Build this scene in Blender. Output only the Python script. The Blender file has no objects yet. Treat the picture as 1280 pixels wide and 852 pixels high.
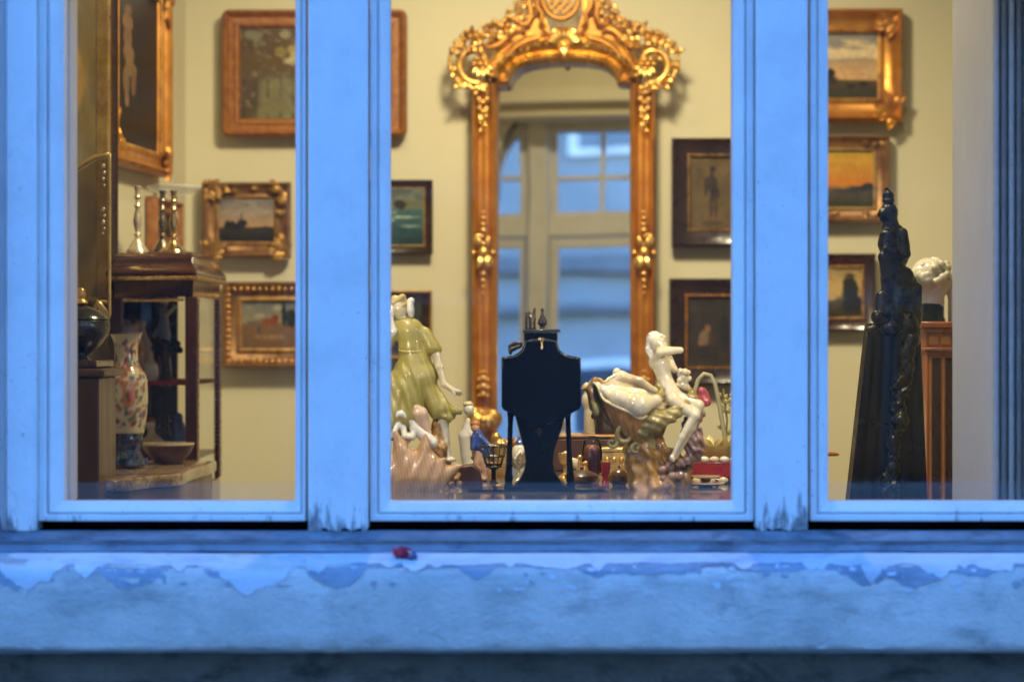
import bpy, bmesh, math, random
import numpy as np
from mathutils import Vector, Matrix
SC = bpy.context.scene
COL = SC.collection
rad = math.radians
PI = math.pi
# ------------------------------------------------------------------ camera
LENS = 85.0
F = LENS / 36.0 * 1280.0          # focal length in photograph pixels
CD = 3.4                          # camera to the front of the window posts, metres
ZC = 1.5                          # camera height
def P(px, py, d):                 # photograph pixel at distance d (metres) -> world
    return Vector(((px - 640) * d / F, d - CD, ZC - (py - 426) * d / F))
cam = bpy.data.cameras.new('camera')
cam.lens = LENS; cam.sensor_width = 36.0; cam.clip_start = 0.05; cam.clip_end = 400
cam.dof.use_dof = True; cam.dof.focus_distance = 4.2; cam.dof.aperture_fstop = 3.4
cam.dof.aperture_blades = 9
camo = bpy.data.objects.new('camera', cam); COL.objects.link(camo)
camo.location = (0, -CD, ZC); camo.rotation_euler = (rad(90), 0, 0)
SC.camera = camo
# ------------------------------------------------------------------ dusk sky, white balance for the warm lamps
SUN_EL, SUN_ROT = rad(8), rad(10)
W = bpy.data.worlds.new('World'); SC.world = W; W.use_nodes = True
nt = W.node_tree; bg = nt.nodes['Background']
sky = nt.nodes.new('ShaderNodeTexSky'); sky.sky_type = 'NISHITA'; sky.sun_disc = False
sky.sun_elevation = SUN_EL; sky.sun_rotation = SUN_ROT
sky.air_density = 1.0; sky.dust_density = 0.3; sky.ozone_density = 4.0
tint = nt.nodes.new('ShaderNodeMix'); tint.data_type = 'RGBA'; tint.blend_type = 'MULTIPLY'
tint.inputs[0].default_value = 1.0; tint.inputs[7].default_value = (0.68, 1.03, 1.60, 1)
nt.links.new(sky.outputs[0], tint.inputs[6]); nt.links.new(tint.outputs[2], bg.inputs[0])
bg.inputs[1].default_value = 0.49
sun = bpy.data.lights.new('sun', 'SUN'); sun.energy = 0.03; sun.angle = rad(12); sun.color = (1, .85, .7)
suno = bpy.data.objects.new('sun', sun); COL.objects.link(suno)
# the sun stands behind the shop, on the horizon
sd = Vector((math.sin(SUN_ROT) * math.cos(SUN_EL), math.cos(SUN_ROT) * math.cos(SUN_EL), math.sin(SUN_EL)))
suno.rotation_euler = (-sd).to_track_quat('-Z', 'Y').to_euler()
# lamps of the lit shop (ceiling lamps above the frame)
def lamp(name, x, d, z, watt, size, col=(1.0, .86, .54)):
    l = bpy.data.lights.new(name, 'AREA'); l.shape = 'DISK'; l.size = size; l.energy = watt; l.color = col
    o = bpy.data.objects.new(name, l); COL.objects.link(o); o.location = (x, d - CD, z)
    return o
def spot(name, x, d, z, aim, watt, cone, size=.03, col=(1.0, .86, .54), blend=.35):
    l = bpy.data.lights.new(name, 'SPOT'); l.energy = watt; l.color = col; l.spot_size = rad(cone); l.spot_blend = blend; l.shadow_soft_size = size
    o = bpy.data.objects.new(name, l); COL.objects.link(o); o.location = (x, d - CD, z)
    o.rotation_euler = (Vector((aim[0], aim[1] - CD, aim[2])) - o.location).to_track_quat('-Z', 'Y').to_euler(); return o
spot('spotlight', 0.12, 4.50, ZC + 1.36, (.12, 5.95, ZC - .25), 39, 112, .15, blend=.9)
spot('spotlight', -.34, 4.85, ZC + 1.36, (-.45, 5.9, ZC - .3), 4.2, 110, .05, blend=.8)
lamp('ceiling_lamp', 0.1, 4.5, ZC + 1.38, 4.8, .10)
spot('spotlight', .62, 4.15, ZC + 1.36, (.82, 5.2, ZC - .1), 10, 84, .05, blend=.8)
# shaded spotlights over the display, turned into the room
spot('spotlight', 0.42, 3.645, ZC + .64, (.20, 4.25, ZC - .3), 7.5, 66)
spot('spotlight', -.25, 3.645, ZC + .64, (-.05, 4.25, ZC - .3), 6.5, 66)
# added fill lights hidden behind the window posts, warming the display figures
spot('added_fill', .395, 3.565, ZC + .10, (.17, 3.92, ZC - .22), 1.25, 92, .02)
spot('added_fill', -.262, 3.565, ZC + .045, (-.08, 3.95, ZC - .18), .85, 92, .02)
vs = SC.view_settings
SC.display_settings.display_device = 'sRGB'
vs.view_transform = 'Standard'; vs.look = 'None'; vs.exposure = 1.5; vs.gamma = 1.0; vs.use_curve_mapping = False
SC.cycles.use_denoising = True
SC.cycles.max_bounces = 10; SC.cycles.transparent_max_bounces = 24; SC.cycles.glossy_bounces = 6
SC.cycles.sample_clamp_indirect = 6.0

# ------------------------------------------------------------------ materials
def lin(c):
    return tuple((x / 12.92 if x <= .04045 else ((x + .055) / 1.055) ** 2.4) for x in (v / 255 for v in c))
class NT:
    def __init__(s, name):
        s.m = bpy.data.materials.new(name); s.m.use_nodes = True; s.t = s.m.node_tree
        s.b = s.t.nodes['Principled BSDF']; s.out = s.t.nodes['Material Output']
    def n(s, typ, **kw):
        x = s.t.nodes.new(typ)
        for k, v in kw.items():
            if isinstance(k, str) and hasattr(x, k): setattr(x, k, v)
        return x
    def l(s, a, b): s.t.links.new(a, b)
    def coord(s, scale=(1, 1, 1), kind='Object', loc=(0, 0, 0), rot=(0, 0, 0)):
        c = s.n('ShaderNodeTexCoord'); m = s.n('ShaderNodeMapping')
        m.inputs['Scale'].default_value = scale; m.inputs['Location'].default_value = loc; m.inputs['Rotation'].default_value = rot
        s.l(s.n('ShaderNodeNewGeometry').outputs['Position'] if kind == 'World' else c.outputs[kind], m.inputs[0]); return m.outputs[0]
    def noise(s, co, scale, detail=4, rough=.6, dist=0):
        x = s.n('ShaderNodeTexNoise'); x.inputs['Scale'].default_value = scale; x.inputs['Detail'].default_value = detail
        x.inputs['Roughness'].default_value = rough; x.inputs['Distortion'].default_value = dist
        s.l(co, x.inputs['Vector']); return x.outputs[0]
    def ramp(s, fac, stops):
        x = s.n('ShaderNodeValToRGB'); e = x.color_ramp.elements
        while len(e) < len(stops): e.new(.5)
        for i, (p, c) in enumerate(stops):
            e[i].position = p; e[i].color = (*c, 1) if len(c) == 3 else c
        s.l(fac, x.inputs[0]); return x.outputs[0]
    def mix(s, fac, a, b, mode='MIX'):
        x = s.n('ShaderNodeMix'); x.data_type = 'RGBA'; x.blend_type = mode
        for v, i in ((fac, 0), (a, 6), (b, 7)):
            if isinstance(v, (int, float)): x.inputs[i].default_value = v
            elif isinstance(v, tuple): x.inputs[i].default_value = (*v, 1)
            else: s.l(v, x.inputs[i])
        return x.outputs[2]
    def math(s, op, a, b=0.0):
        x = s.n('ShaderNodeMath'); x.operation = op
        for v, i in ((a, 0), (b, 1)):
            if isinstance(v, (int, float)): x.inputs[i].default_value = v
            else: s.l(v, x.inputs[i])
        return x.outputs[0]
    def bump(s, h, strength=.3, dist=.002):
        x = s.n('ShaderNodeBump'); x.inputs['Strength'].default_value = strength; x.inputs['Distance'].default_value = dist
        s.l(h, x.inputs['Height']); s.l(x.outputs[0], s.b.inputs['Normal']); return x
    def set(s, **kw):
        for k, v in kw.items():
            k = k.replace('_', ' ')
            if isinstance(v, (int, float)): s.b.inputs[k].default_value = v
            elif isinstance(v, tuple): s.b.inputs[k].default_value = (*v, 1)
            else: s.l(v, s.b.inputs[k])
        return s
def pm(name, c1, c2=None, scale=20, rough=.5, metal=0.0, bump=.15, bscale=None, bdist=.002, stretch=(1, 1, 1), coat=0.0, lo=.35, hi=.65, spec=.5, sss=0.0):
    """two tones mixed by noise with a fine relief; colours are linear base colours"""
    t = NT(name); co = t.coord(stretch)
    n = t.noise(co, scale, 5)
    c2 = c2 or tuple(v * .7 for v in c1)
    t.set(Base_Color=t.ramp(n, [(lo, c1), (hi, c2)]), Metallic=metal, Coat_Weight=coat, Specular_IOR_Level=spec)
    t.b.inputs['Coat Roughness'].default_value = .08
    r = t.noise(co, scale * 2.3, 3)
    t.set(Roughness=t.ramp(r, [(.3, (max(rough - .1, .02),) * 3), (.7, (min(rough + .1, 1),) * 3)]))
    if sss: t.set(Subsurface_Weight=sss); t.b.inputs['Subsurface Scale'].default_value = .004
    if bump: t.bump(t.noise(co, bscale or scale * 4, 5), bump, bdist)
    return t.m
M = {}
def paint_mat(name, along, base, dirt):
    """old brushed oil paint on wood; ALONG: the stretch of the brush marks"""
    t = NT(name); co = t.coord(along, 'World')
    br = t.noise(co, 60, 4, .6); blot = t.noise(t.coord(kind='World'), 9, 5, .7)
    fine = t.noise(t.coord(kind='World'), 140, 4, .7)
    c = t.mix(t.ramp(blot, [(.45, (0, 0, 0)), (.75, (.55, .55, .55))]), base, tuple(v * .70 for v in base))
    speck = t.ramp(fine, [(.63, (0, 0, 0)), (.70, (1, 1, 1))])
    patch = t.ramp(t.noise(t.coord(kind='World'), 5, 3), [(.46, (0, 0, 0)), (.60, (1, 1, 1))])
    c = t.mix(t.math('MULTIPLY', speck, patch), c, dirt)
    t.set(Base_Color=c, Roughness=.45, Specular_IOR_Level=.35)
    t.bump(t.math('ADD', br, t.math('MULTIPLY', fine, .4)), .6, .0014)
    return t
PB, PDIRT = (.74, .76, .75), (.12, .13, .14)
M['paint_v'] = paint_mat('white paint on upright wood', (1, 1, .05), PB, PDIRT).m
M['paint_h'] = paint_mat('white paint on level wood', (.05, 1, 1), PB, PDIRT).m
def worn_paint(name, z0, z1, along, gain=.3):
    """white paint with bare grey wood and grime worn through towards a weathered lower end"""
    t = paint_mat(name, along, PB, PDIRT)
    old = t.b.inputs['Base Color'].links[0].from_socket
    g = t.n('ShaderNodeNewGeometry'); sp = t.n('ShaderNodeSeparateXYZ'); t.l(g.outputs['Position'], sp.inputs[0])
    mr = t.n('ShaderNodeMapRange'); mr.inputs[1].default_value = z0; mr.inputs[2].default_value = z1
    mr.inputs[3].default_value = 1; mr.inputs[4].default_value = 0; t.l(sp.outputs[2], mr.inputs[0])
    n = t.noise(t.coord((1, 1, .22) if along[2] < 1 else (.25, 1, 1), 'World'), 75, 6, .75)
    big = t.noise(t.coord(kind='World'), 11, 3)
    f = t.ramp(t.math('ADD', t.math('ADD', n, t.math('MULTIPLY', big, .35)), t.math('MULTIPLY', mr.outputs[0], gain)), [(.86, (0, 0, 0)), (.97, (1, 1, 1))])
    w = t.ramp(t.noise(t.coord(kind='World'), 90, 3), [(.3, (.13, .15, .16)), (.7, (.30, .31, .30))])
    t.set(Base_Color=t.mix(f, old, w))
    return t.m
M['post'] = worn_paint('weathered post paint', ZC - .268, ZC - .19, (1, 1, .05))
M['sash'] = worn_paint('weathered sash paint', ZC - .268, ZC - .215, (1, 1, .05), .18)
M['threshold'] = worn_paint('weathered threshold paint', ZC - .40, ZC - .20, (.05, 1, 1), .34)
def plaster(name, c1, c2, c3, bump=.5):
    t = NT(name); co = t.coord()
    a = t.noise(co, 7, 6, .65); b = t.noise(t.coord((.5, 1, 1)), 30, 6, .7); f = t.noise(co, 160, 4, .7)
    c = t.mix(t.ramp(a, [(.35, (0, 0, 0)), (.7, (1, 1, 1))]), c1, c2)
    m_ = t.noise(t.coord((.45, 1, 1)), 16, 6, .72, .4)
    c = t.mix(t.ramp(m_, [(.50, (0, 0, 0)), (.68, (.75, .75, .75))]), c, c3)
    c = t.mix(t.ramp(b, [(.55, (0, 0, 0)), (.75, (.6, .6, .6))]), c, c3)
    pit = t.ramp(t.noise(t.coord((.5, 1, 1)), 48, 4, .65), [(.69, (0, 0, 0)), (.78, (.8, .8, .8))])
    c = t.mix(pit, c, tuple(v * .45 for v in c3))  # pits darkened in the colour too, standing in for the shade inside them
    t.set(Base_Color=c, Roughness=.9, Specular_IOR_Level=.2)
    t.bump(t.math('ADD', t.math('ADD', b, t.math('MULTIPLY', f, .5)), t.math('MULTIPLY', pit, -.6)), bump, .007)
    return t.m
M['sill'] = plaster('bare lime plaster', (.47, .47, .43), (.68, .66, .60), (.29, .30, .29), .8)
M['film'] = plaster('top paint film', (.54, .58, .62), (.62, .65, .69), (.34, .38, .42), .35)
M['oldfilm'] = plaster('old blue grey paint film', (.24, .30, .36), (.34, .39, .44), (.14, .18, .23), .3)
M['stucco'] = plaster('dark rough stucco', (.12, .115, .10), (.20, .19, .165), (.03, .03, .03), 1.0)
def glass_mat(name, dust_and_veil=False, ior=1.5, tint=(1, 1, 1), wob=0.0, boost=1.0):
    t = NT(name)
    tr = t.n('ShaderNodeBsdfTransparent'); tr.inputs[0].default_value = (*tint, 1)
    gl = t.n('ShaderNodeBsdfGlossy'); gl.inputs['Roughness'].default_value = 0.0
    fr = t.n('ShaderNodeFresnel'); fr.inputs[0].default_value = ior
    if wob:
        b = t.n('ShaderNodeBump'); b.inputs['Strength'].default_value = wob; b.inputs['Distance'].default_value = .01
        t.l(t.noise(t.coord((1, 1, .5)), 3.0, 1), b.inputs['Height']); t.l(b.outputs[0], gl.inputs['Normal'])
    mx = t.n('ShaderNodeMixShader'); t.l(t.math('MULTIPLY', fr.outputs[0], boost), mx.inputs[0])
    t.l(tr.outputs[0], mx.inputs[1]); t.l(gl.outputs[0], mx.inputs[2])
    last = mx.outputs[0]
    if dust_and_veil:                                            # a band of dried dust along the foot of the pane
        g = t.n('ShaderNodeNewGeometry'); sp = t.n('ShaderNodeSeparateXYZ'); t.l(g.outputs['Position'], sp.inputs[0])
        mr = t.n('ShaderNodeMapRange'); mr.inputs[1].default_value = ZC - .2035; mr.inputs[2].default_value = ZC - .1985
        mr.inputs[3].default_value = .12; mr.inputs[4].default_value = .002; t.l(sp.outputs[2], mr.inputs[0])
        n = t.noise(t.coord(), 25, 5, .7)
        df = t.n('ShaderNodeBsdfDiffuse'); df.inputs[0].default_value = (.62, .60, .55, 1)
        m2 = t.n('ShaderNodeMixShader'); st = t.ramp(t.noise(t.coord((1, 1, .08)), 9, 4, .6), [(.56, (0, 0, 0)), (.80, (.012, .012, .012))])  # st: faint pale streaks imitating the veil of reflections on the glass
        t.l(t.math('ADD', st, t.math('MULTIPLY', mr.outputs[0], t.ramp(n, [(.2, (.6, .6, .6)), (.8, (1, 1, 1))]))), m2.inputs[0])
        t.l(last, m2.inputs[1]); t.l(df.outputs[0], m2.inputs[2]); last = m2.outputs[0]
    t.l(last, t.out.inputs[0]); return t.m
M['pane'] = glass_mat('window glass', True, wob=.06, boost=.42)
M['clear'] = glass_mat('clear cabinet glass', ior=1.25)
M['thick_clear'] = glass_mat('thick clear glass', ior=1.55, tint=(.96, .97, .95))
def gold_mat(name, c_hi, c_lo, metal=.85, rough=.3, bump=.4, scale=60):
    t = NT(name); co = t.coord()
    n = t.noise(co, scale, 5, .65); w = t.noise(co, scale * .35, 4)
    c = t.ramp(w, [(.32, c_lo), (.62, c_hi)])
    t.set(Base_Color=c, Metallic=metal, Roughness=t.ramp(n, [(.3, (rough - .08,) * 3), (.75, (rough + .18,) * 3)]))
    t.bump(n, bump, .0015); return t.m
M['gilt'] = gold_mat('bright gilding', (.92, .58, .18), (.55, .28, .07), .85, .29)
M['gilt_mould'] = gold_mat('gilding over red bole', (.64, .30, .055), (.46, .18, .03), .6, .36, .25)
M['gilt_dull'] = gold_mat('dull gilding', (.55, .33, .10), (.26, .13, .04), .7, .38, .6, 90)
M['gilt_brown'] = gold_mat('brown gilding', (.36, .19, .07), (.16, .075, .03), .5, .42, .7, 80)
M['gilt_screen'] = gold_mat('soft pale gilding', (.80, .58, .24), (.58, .38, .13), .45, .35, .3, 60)
M['gilt_pale'] = gold_mat('pale gilding', (.80, .58, .24), (.50, .33, .12), .8, .3, .4, 60)
M['redwood'] = pm('carved red brown frame wood', (.42, .17, .042), (.25, .09, .025), 60, .42, .15, .8, 170, .003)
M['black_frame'] = pm('ebonised frame', (.022, .013, .012), (.04, .02, .018), 14, .3, 0, .1, 80, coat=.3)
M['silver'] = pm('silvered brass', (.86, .76, .58), (.72, .60, .44), 30, .28, .65, .05)
M['mahog'] = pm('dark mahogany veneer', (.062, .016, .010), (.03, .009, .007), 12, .22, 0, .05, stretch=(1, 1, .2), coat=.6)
M['walnut'] = pm('brown walnut', (.11, .045, .022), (.062, .024, .013), 16, .38, 0, .1, stretch=(1, 1, .12), coat=.15)
M['redcedar'] = pm('orange brown inlaid wood', (.46, .14, .04), (.30, .075, .022), 16, .32, 0, .06, stretch=(1, 1, .1), coat=.3)
M['inlay'] = pm('light inlay', (.70, .34, .10), (.55, .24, .06), 30, .35, 0, .05)
M['ebony'] = pm('carved ebony', (.003, .002, .0016), (.007, .004, .003), 24, .28, 0, .12, 90, spec=.4)
M['lacquer'] = pm('black lacquer', (.0015, .0015, .002), (.003, .003, .004), 8, .12, 0, 0, spec=.15)
M['brassline'] = pm('worn brass line', (.80, .58, .32), (.50, .34, .17), 60, .3, 1, .1)
M['bronze'] = pm('dark bronze', (.075, .052, .03), (.03, .022, .015), 22, .32, .5, .15)
M['pewter'] = pm('dark pewter', (.20, .19, .16), (.10, .10, .09), 12, .22, .9, .06)
M['cream_ch'] = pm('cream china', (.68, .59, .40), (.56, .45, .26), 25, .18, 0, .06, coat=.6, sss=.1)
M['white_ch'] = pm('white china', (.74, .69, .56), (.64, .58, .46), 25, .2, 0, .06, coat=.5, sss=.1)
M['green_ch'] = pm('olive green glaze', (.29, .235, .045), (.44, .36, .12), 26, .36, 0, .05, coat=.2, lo=.35, hi=.75)
M['olive_ch'] = pm('dark olive glaze', (.17, .125, .028), (.36, .27, .08), 30, .24, 0, .2, coat=.4)
M['brown_ch'] = pm('brown glaze', (.34, .15, .03), (.17, .065, .014), 26, .24, 0, .15, coat=.5)
M['mauve_ch'] = pm('purple brown glaze', (.20, .095, .06), (.34, .20, .14), 40, .22, 0, .2, coat=.5)
M['tan_ch'] = pm('tan glaze', (.44, .235, .05), (.12, .045, .01), 42, .26, 0, .2, coat=.4, lo=.4, hi=.66)
M['hair_ch'] = pm('fair hair glaze', (.60, .46, .16), (.42, .31, .10), 40, .25, 0, .3, coat=.4)
M['blue_ch'] = pm('cobalt blue glaze', (.02, .045, .22), (.05, .10, .36), 20, .2, 0, .05, coat=.6)
M['marble'] = None
t = NT('brown veined marble'); co = t.coord((1, 1, 1))
n = t.noise(co, 22, 8, .7, 1.2); n2 = t.noise(co, 70, 6, .7, .6)
t.set(Base_Color=t.mix(t.ramp(n2, [(.45, (0, 0, 0)), (.6, (1, 1, 1))]), t.ramp(n, [(.3, (.12, .07, .04)), (.5, (.32, .22, .13)), (.68, (.58, .45, .30))]), (.17, .10, .055)), Roughness=.14, Coat_Weight=.3)
M['marble'] = t.m
t = NT('old mirror silvering'); co = t.coord((1, 1, 1))
t.set(Base_Color=t.ramp(t.noise(co, 5, 4), [(.3, (.86, .83, .77)), (.8, (.78, .76, .71))]), Metallic=1.0, Roughness=.015)
t.bump(t.noise(co, 2.6, 1), .10, .006); M['mirror'] = t.m
t = NT('canvas paint'); a = t.n('ShaderNodeAttribute'); a.attribute_name = 'Col'
t.set(Base_Color=a.outputs['Color'], Roughness=.34, Specular_IOR_Level=.4)
t.bump(t.noise(t.coord(), 320, 4), .12, .001); M['canvas'] = t.m
t = NT('painted china'); a = t.n('ShaderNodeAttribute'); a.attribute_name = 'Col'
t.set(Base_Color=a.outputs['Color'], Roughness=.14, Coat_Weight=.5); M['vcol_ch'] = t.m
M['table'] = pm('polished dark table top', (.16, .15, .14), (.11, .10, .10), 6, .07, 0, .02, coat=.6)
def wallmat(name, c):
    t = NT(name); co = t.coord()
    a = t.noise(co, 1.3, 5, .6); b = t.noise(co, 45, 5, .6)
    t.set(Base_Color=t.mix(t.ramp(a, [(.35, (0, 0, 0)), (.7, (1, 1, 1))]), c, tuple(v * .9 for v in c)), Roughness=.75, Specular_IOR_Level=.25)
    t.bump(b, .12, .002); return t.m
M['wall'] = wallmat('cream wall paint', (.70, .65, .46))
M['ceiling'] = wallmat('white ceiling paint', (.78, .76, .68))
M['floor'] = pm('brown floor boards', (.18, .10, .05), (.10, .055, .03), 8, .4, 0, .1, stretch=(.1, 1, 1))
M['velvet'] = pm('crimson velvet', (.36, .015, .02), (.22, .01, .014), 30, .8, 0, .2)
M['fascia'] = plaster('grimy shaded paint', (.16, .20, .25), (.30, .35, .40), (.06, .08, .11), .4)  # dirt plus the shade of the drip board's lower face, both in the colour
M['ledge'] = plaster('grimy ledge paint', (.13, .155, .18), (.26, .29, .32), (.04, .05, .06), .5)
M['slab'] = pm('black stained slab', (.002, .002, .004), (.004, .004, .007), 10, .34, 0, .03, spec=.2)
M['curtain'] = pm('grey shutter paint', (.66, .61, .54), (.56, .52, .46), 60, .85, 0, .25, 400, .0008)
M['slat'] = pm('grey blue slat', (.34, .31, .28), (.26, .24, .22), 30, .5, 0, .1)
M['blind'] = pm('pale grey panel', (.74, .71, .67), (.68, .65, .61), 4, .7, 0, .05)
# ------------------------------------------------------------------ mesh helpers
class MB:
    def __init__(s): s.v = []; s.f = []; s.c = None
    def add(s, vs, fs):
        o = len(s.v); s.v += [Vector(v) for v in vs]; s.f += [tuple(i + o for i in f) for f in fs]; return s
    def box(s, a, b):
        x0, y0, z0 = a; x1, y1, z1 = b
        return s.add([(x0, y0, z0), (x1, y0, z0), (x1, y1, z0), (x0, y1, z0), (x0, y0, z1), (x1, y0, z1), (x1, y1, z1), (x0, y1, z1)],
                     [(0, 3, 2, 1), (4, 5, 6, 7), (0, 1, 5, 4), (1, 2, 6, 5), (2, 3, 7, 6), (3, 0, 4, 7)])
    def ball(s, c, r, n=8, mat=None):
        r = (r, r, r) if isinstance(r, (int, float)) else r
        c = Vector(c); m = max(4, n // 2 + 1); vs = []; fs = []
        for i in range(m + 1):
            ph = PI * i / m
            for j in range(n):
                th = 2 * PI * j / n
                p = Vector((r[0] * math.sin(ph) * math.cos(th), r[1] * math.sin(ph) * math.sin(th), r[2] * math.cos(ph)))
                vs.append(c + (mat @ p if mat else p))
        for i in range(m):
            for j in range(n):
                a, b = i * n + j, i * n + (j + 1) % n
                fs.append((a, b, b + n, a + n))
        return s.add(vs, fs)
    def tube(s, pts, r, n=8, flat=1.0):
        """a tube along PTS; R: a radius or one per point; FLAT squashes it along y"""
        pts = [Vector(p) for p in pts]; k = len(pts); r = [r] * k if isinstance(r, (int, float)) else list(r)
        vs = []; fs = []; up = Vector((0, 1, 0)); prev = None
        for i, p in enumerate(pts):
            t = (pts[min(i + 1, k - 1)] - pts[max(i - 1, 0)])
            t = t.normalized() if t.length > 1e-9 else Vector((0, 0, 1))
            a = prev if prev is not None else (up if abs(t.dot(up)) < .9 else Vector((1, 0, 0)))
            a = (a - t * a.dot(t)); a = a.normalized() if a.length > 1e-6 else t.orthogonal().normalized()
            prev = a; b = t.cross(a)
            for j in range(n):
                th = 2 * PI * j / n
                vs.append(p + a * (math.cos(th) * r[i] * flat) + b * (math.sin(th) * r[i]))
        for i in range(k - 1):
            for j in range(n):
                q, w = i * n + j, i * n + (j + 1) % n
                fs.append((q, w, w + n, q + n))
        fs.append(tuple(range(n))[::-1]); fs.append(tuple((k - 1) * n + j for j in range(n)))
        return s.add(vs, fs)
    def lathe(s, c, prof, n=24, sx=1.0, sy=1.0, wob=None):
        """PROF: (radius, height) pairs from the foot up, round the point C"""
        c = Vector(c); vs = []; fs = []; k = len(prof)
        for i, (r, z) in enumerate(prof):
            for j in range(n):
                th = 2 * PI * j / n; rr = r * (wob(th, i) if wob else 1)
                vs.append(c + Vector((rr * sx * math.cos(th), rr * sy * math.sin(th), z)))
        for i in range(k - 1):
            for j in range(n):
                q, w = i * n + j, i * n + (j + 1) % n
                fs.append((q, w, w + n, q + n))
        fs.append(tuple(range(n))[::-1]); fs.append(tuple((k - 1) * n + j for j in range(n)))
        return s.add(vs, fs)
    def prism(s, poly, y0, y1):
        """POLY: (x, z) outline, extruded from y0 to y1"""
        n = len(poly); vs = [(x, y0, z) for x, z in poly] + [(x, y1, z) for x, z in poly]
        fs = [tuple(range(n)), tuple(range(2 * n - 1, n - 1, -1))] + [(i + n, (i + 1) % n + n, (i + 1) % n, i) for i in range(n)]
        return s.add(vs, fs)
    def grid(s, rows):
        """rows of points -> a sheet"""
        n = len(rows[0]); vs = [p for r in rows for p in r]
        fs = [(i * n + j, i * n + j + 1, (i + 1) * n + j + 1, (i + 1) * n + j) for i in range(len(rows) - 1) for j in range(n - 1)]
        return s.add(vs, fs)
    def loops(s, loops, close=True, cap=False):
        n = len(loops[0]); vs = [p for r in loops for p in r]; fs = []
        for i in range(len(loops) - 1):
            for j in range(n if close else n - 1):
                a, b = i * n + j, i * n + (j + 1) % n
                fs.append((a, b, b + n, a + n))
        if cap: fs.append(tuple(range(n))[::-1]); fs.append(tuple((len(loops) - 1) * n + j for j in range(n)))
        return s.add(vs, fs)
    def leaf(s, base, tip, w, lift=.4, n=5, curl=.3, side=Vector((0, -1, 0))):
        """one acanthus-like leaf from BASE to TIP, arched out along SIDE"""
        base = Vector(base); tip = Vector(tip); ax = tip - base; L = ax.length or 1e-6; u = ax / L
        b = u.cross(side); b = b.normalized() if b.length > 1e-6 else Vector((1, 0, 0)); rows = []
        for i in range(n + 1):
            t = i / n; ww = w * math.sin(PI * min(1, .12 + t * .88)) ** .7 * (1 - .15 * (i % 2))
            p = base + ax * t + side * (L * lift * math.sin(PI * t) + L * curl * max(0, t - .6) * 1.5)
            rows.append([p - b * ww - side * (w * .1), p - b * ww * .5 + side * w * .22, p + side * w * .05, p + b * ww * .5 + side * w * .22, p + b * ww - side * (w * .1)])
        o = len(s.v); s.grid(rows)
        back = [[q - side * w * .35 for q in r] for r in rows]
        s.grid([list(reversed(r)) for r in back]); return s
    def xf(s, m): s.v = [m @ v for v in s.v]; return s
    def mesh(s, name):
        me = bpy.data.meshes.new(name); me.from_pydata([tuple(v) for v in s.v], [], s.f); me.update(); return me
def scroll(mb, c, r, a0, turns, th, q, n=22, flat=.8, shrink=.18, eye=True):
    """a C or S volute: a spiral tube in the picture plane; Q maps (x, y, out) to a point"""
    pts = []; rr = []
    for i in range(n + 1):
        t = i / n; a = a0 + turns * 2 * PI * t; k = r * (1 - (1 - shrink) * t)
        pts.append(q(c[0] + k * math.cos(a), c[1] - k * math.sin(a), th * .6)); rr.append(th * (.55 + .6 * math.sin(PI * min(1, .15 + t * .8))) * (1 - .35 * t))
    u = (q(1, 0, 0) - q(0, 0, 0)).length
    mb.tube(pts, [x * u for x in rr], 8, flat)
    if eye: mb.ball(pts[-1], th * 1.05 * u, 8)
def link(name, me, parent=None, mat=None, ang=38):
    o = bpy.data.objects.new(name, me); COL.objects.link(o)
    if mat: me.materials.append(mat)
    if ang is not None and len(me.polygons):
        me.polygons.foreach_set('use_smooth', [True] * len(me.polygons))
        if ang < 179: me.set_sharp_from_angle(angle=rad(ang))
    if parent: o.parent = parent
    return o
def tag(o, label, cat, group=None):
    o['label'] = label; o['category'] = cat
    if group: o['group'] = group
    return o
def thing(name, label, cat, loc, group=None):
    o = bpy.data.objects.new(name, None); COL.objects.link(o); o.location = Vector(loc); o.empty_display_size = .02
    return tag(o, label, cat, group)
def fix_normals(me):
    bm = bmesh.new(); bm.from_mesh(me); bmesh.ops.remove_doubles(bm, verts=bm.verts, dist=1e-6)
    bmesh.ops.recalc_face_normals(bm, faces=bm.faces); bm.to_mesh(me); bm.free()
def part(name, mb, mat, parent, ang=38, bev=0, stuff=False, label=None):
    """a mesh given in world coordinates, made a child of PARENT (an unrotated object)"""
    base = Vector(parent.location)
    pp = parent.parent
    while pp: base += Vector(pp.location); pp = pp.parent
    vs = mb.v if mb.v else [Vector((0, 0, 0))]
    c = Vector(((min(v.x for v in vs) + max(v.x for v in vs)) / 2, (min(v.y for v in vs) + max(v.y for v in vs)) / 2, (min(v.z for v in vs) + max(v.z for v in vs)) / 2))
    mb.v = [v - c for v in vs]; me = mb.mesh(name); fix_normals(me)
    o = link(name, me, parent, mat, ang); o.location = c - base
    if bev:
        b = o.modifiers.new('bevel', 'BEVEL'); b.width = bev; b.segments = 2; b.limit_method = 'ANGLE'; b.angle_limit = rad(40)
        b.harden_normals = False
    if stuff: o['kind'] = 'stuff'
    if label: o['label'] = label
    return o
def solo(name, mb, mat, label=None, cat=None, group=None, ang=38, bev=0, kind=None):
    """a thing (or a piece of the setting) that is one mesh"""
    vs = mb.v; c = Vector(((min(v.x for v in vs) + max(v.x for v in vs)) / 2, (min(v.y for v in vs) + max(v.y for v in vs)) / 2, min(v.z for v in vs)))
    mb.v = [v - c for v in vs]; me = mb.mesh(name); fix_normals(me)
    o = link(name, me, None, mat, ang); o.location = c
    if bev:
        b = o.modifiers.new('bevel', 'BEVEL'); b.width = bev; b.segments = 2; b.limit_method = 'ANGLE'; b.angle_limit = rad(40)
    if label: tag(o, label, cat, group)
    if kind: o['kind'] = kind
    return o
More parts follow.
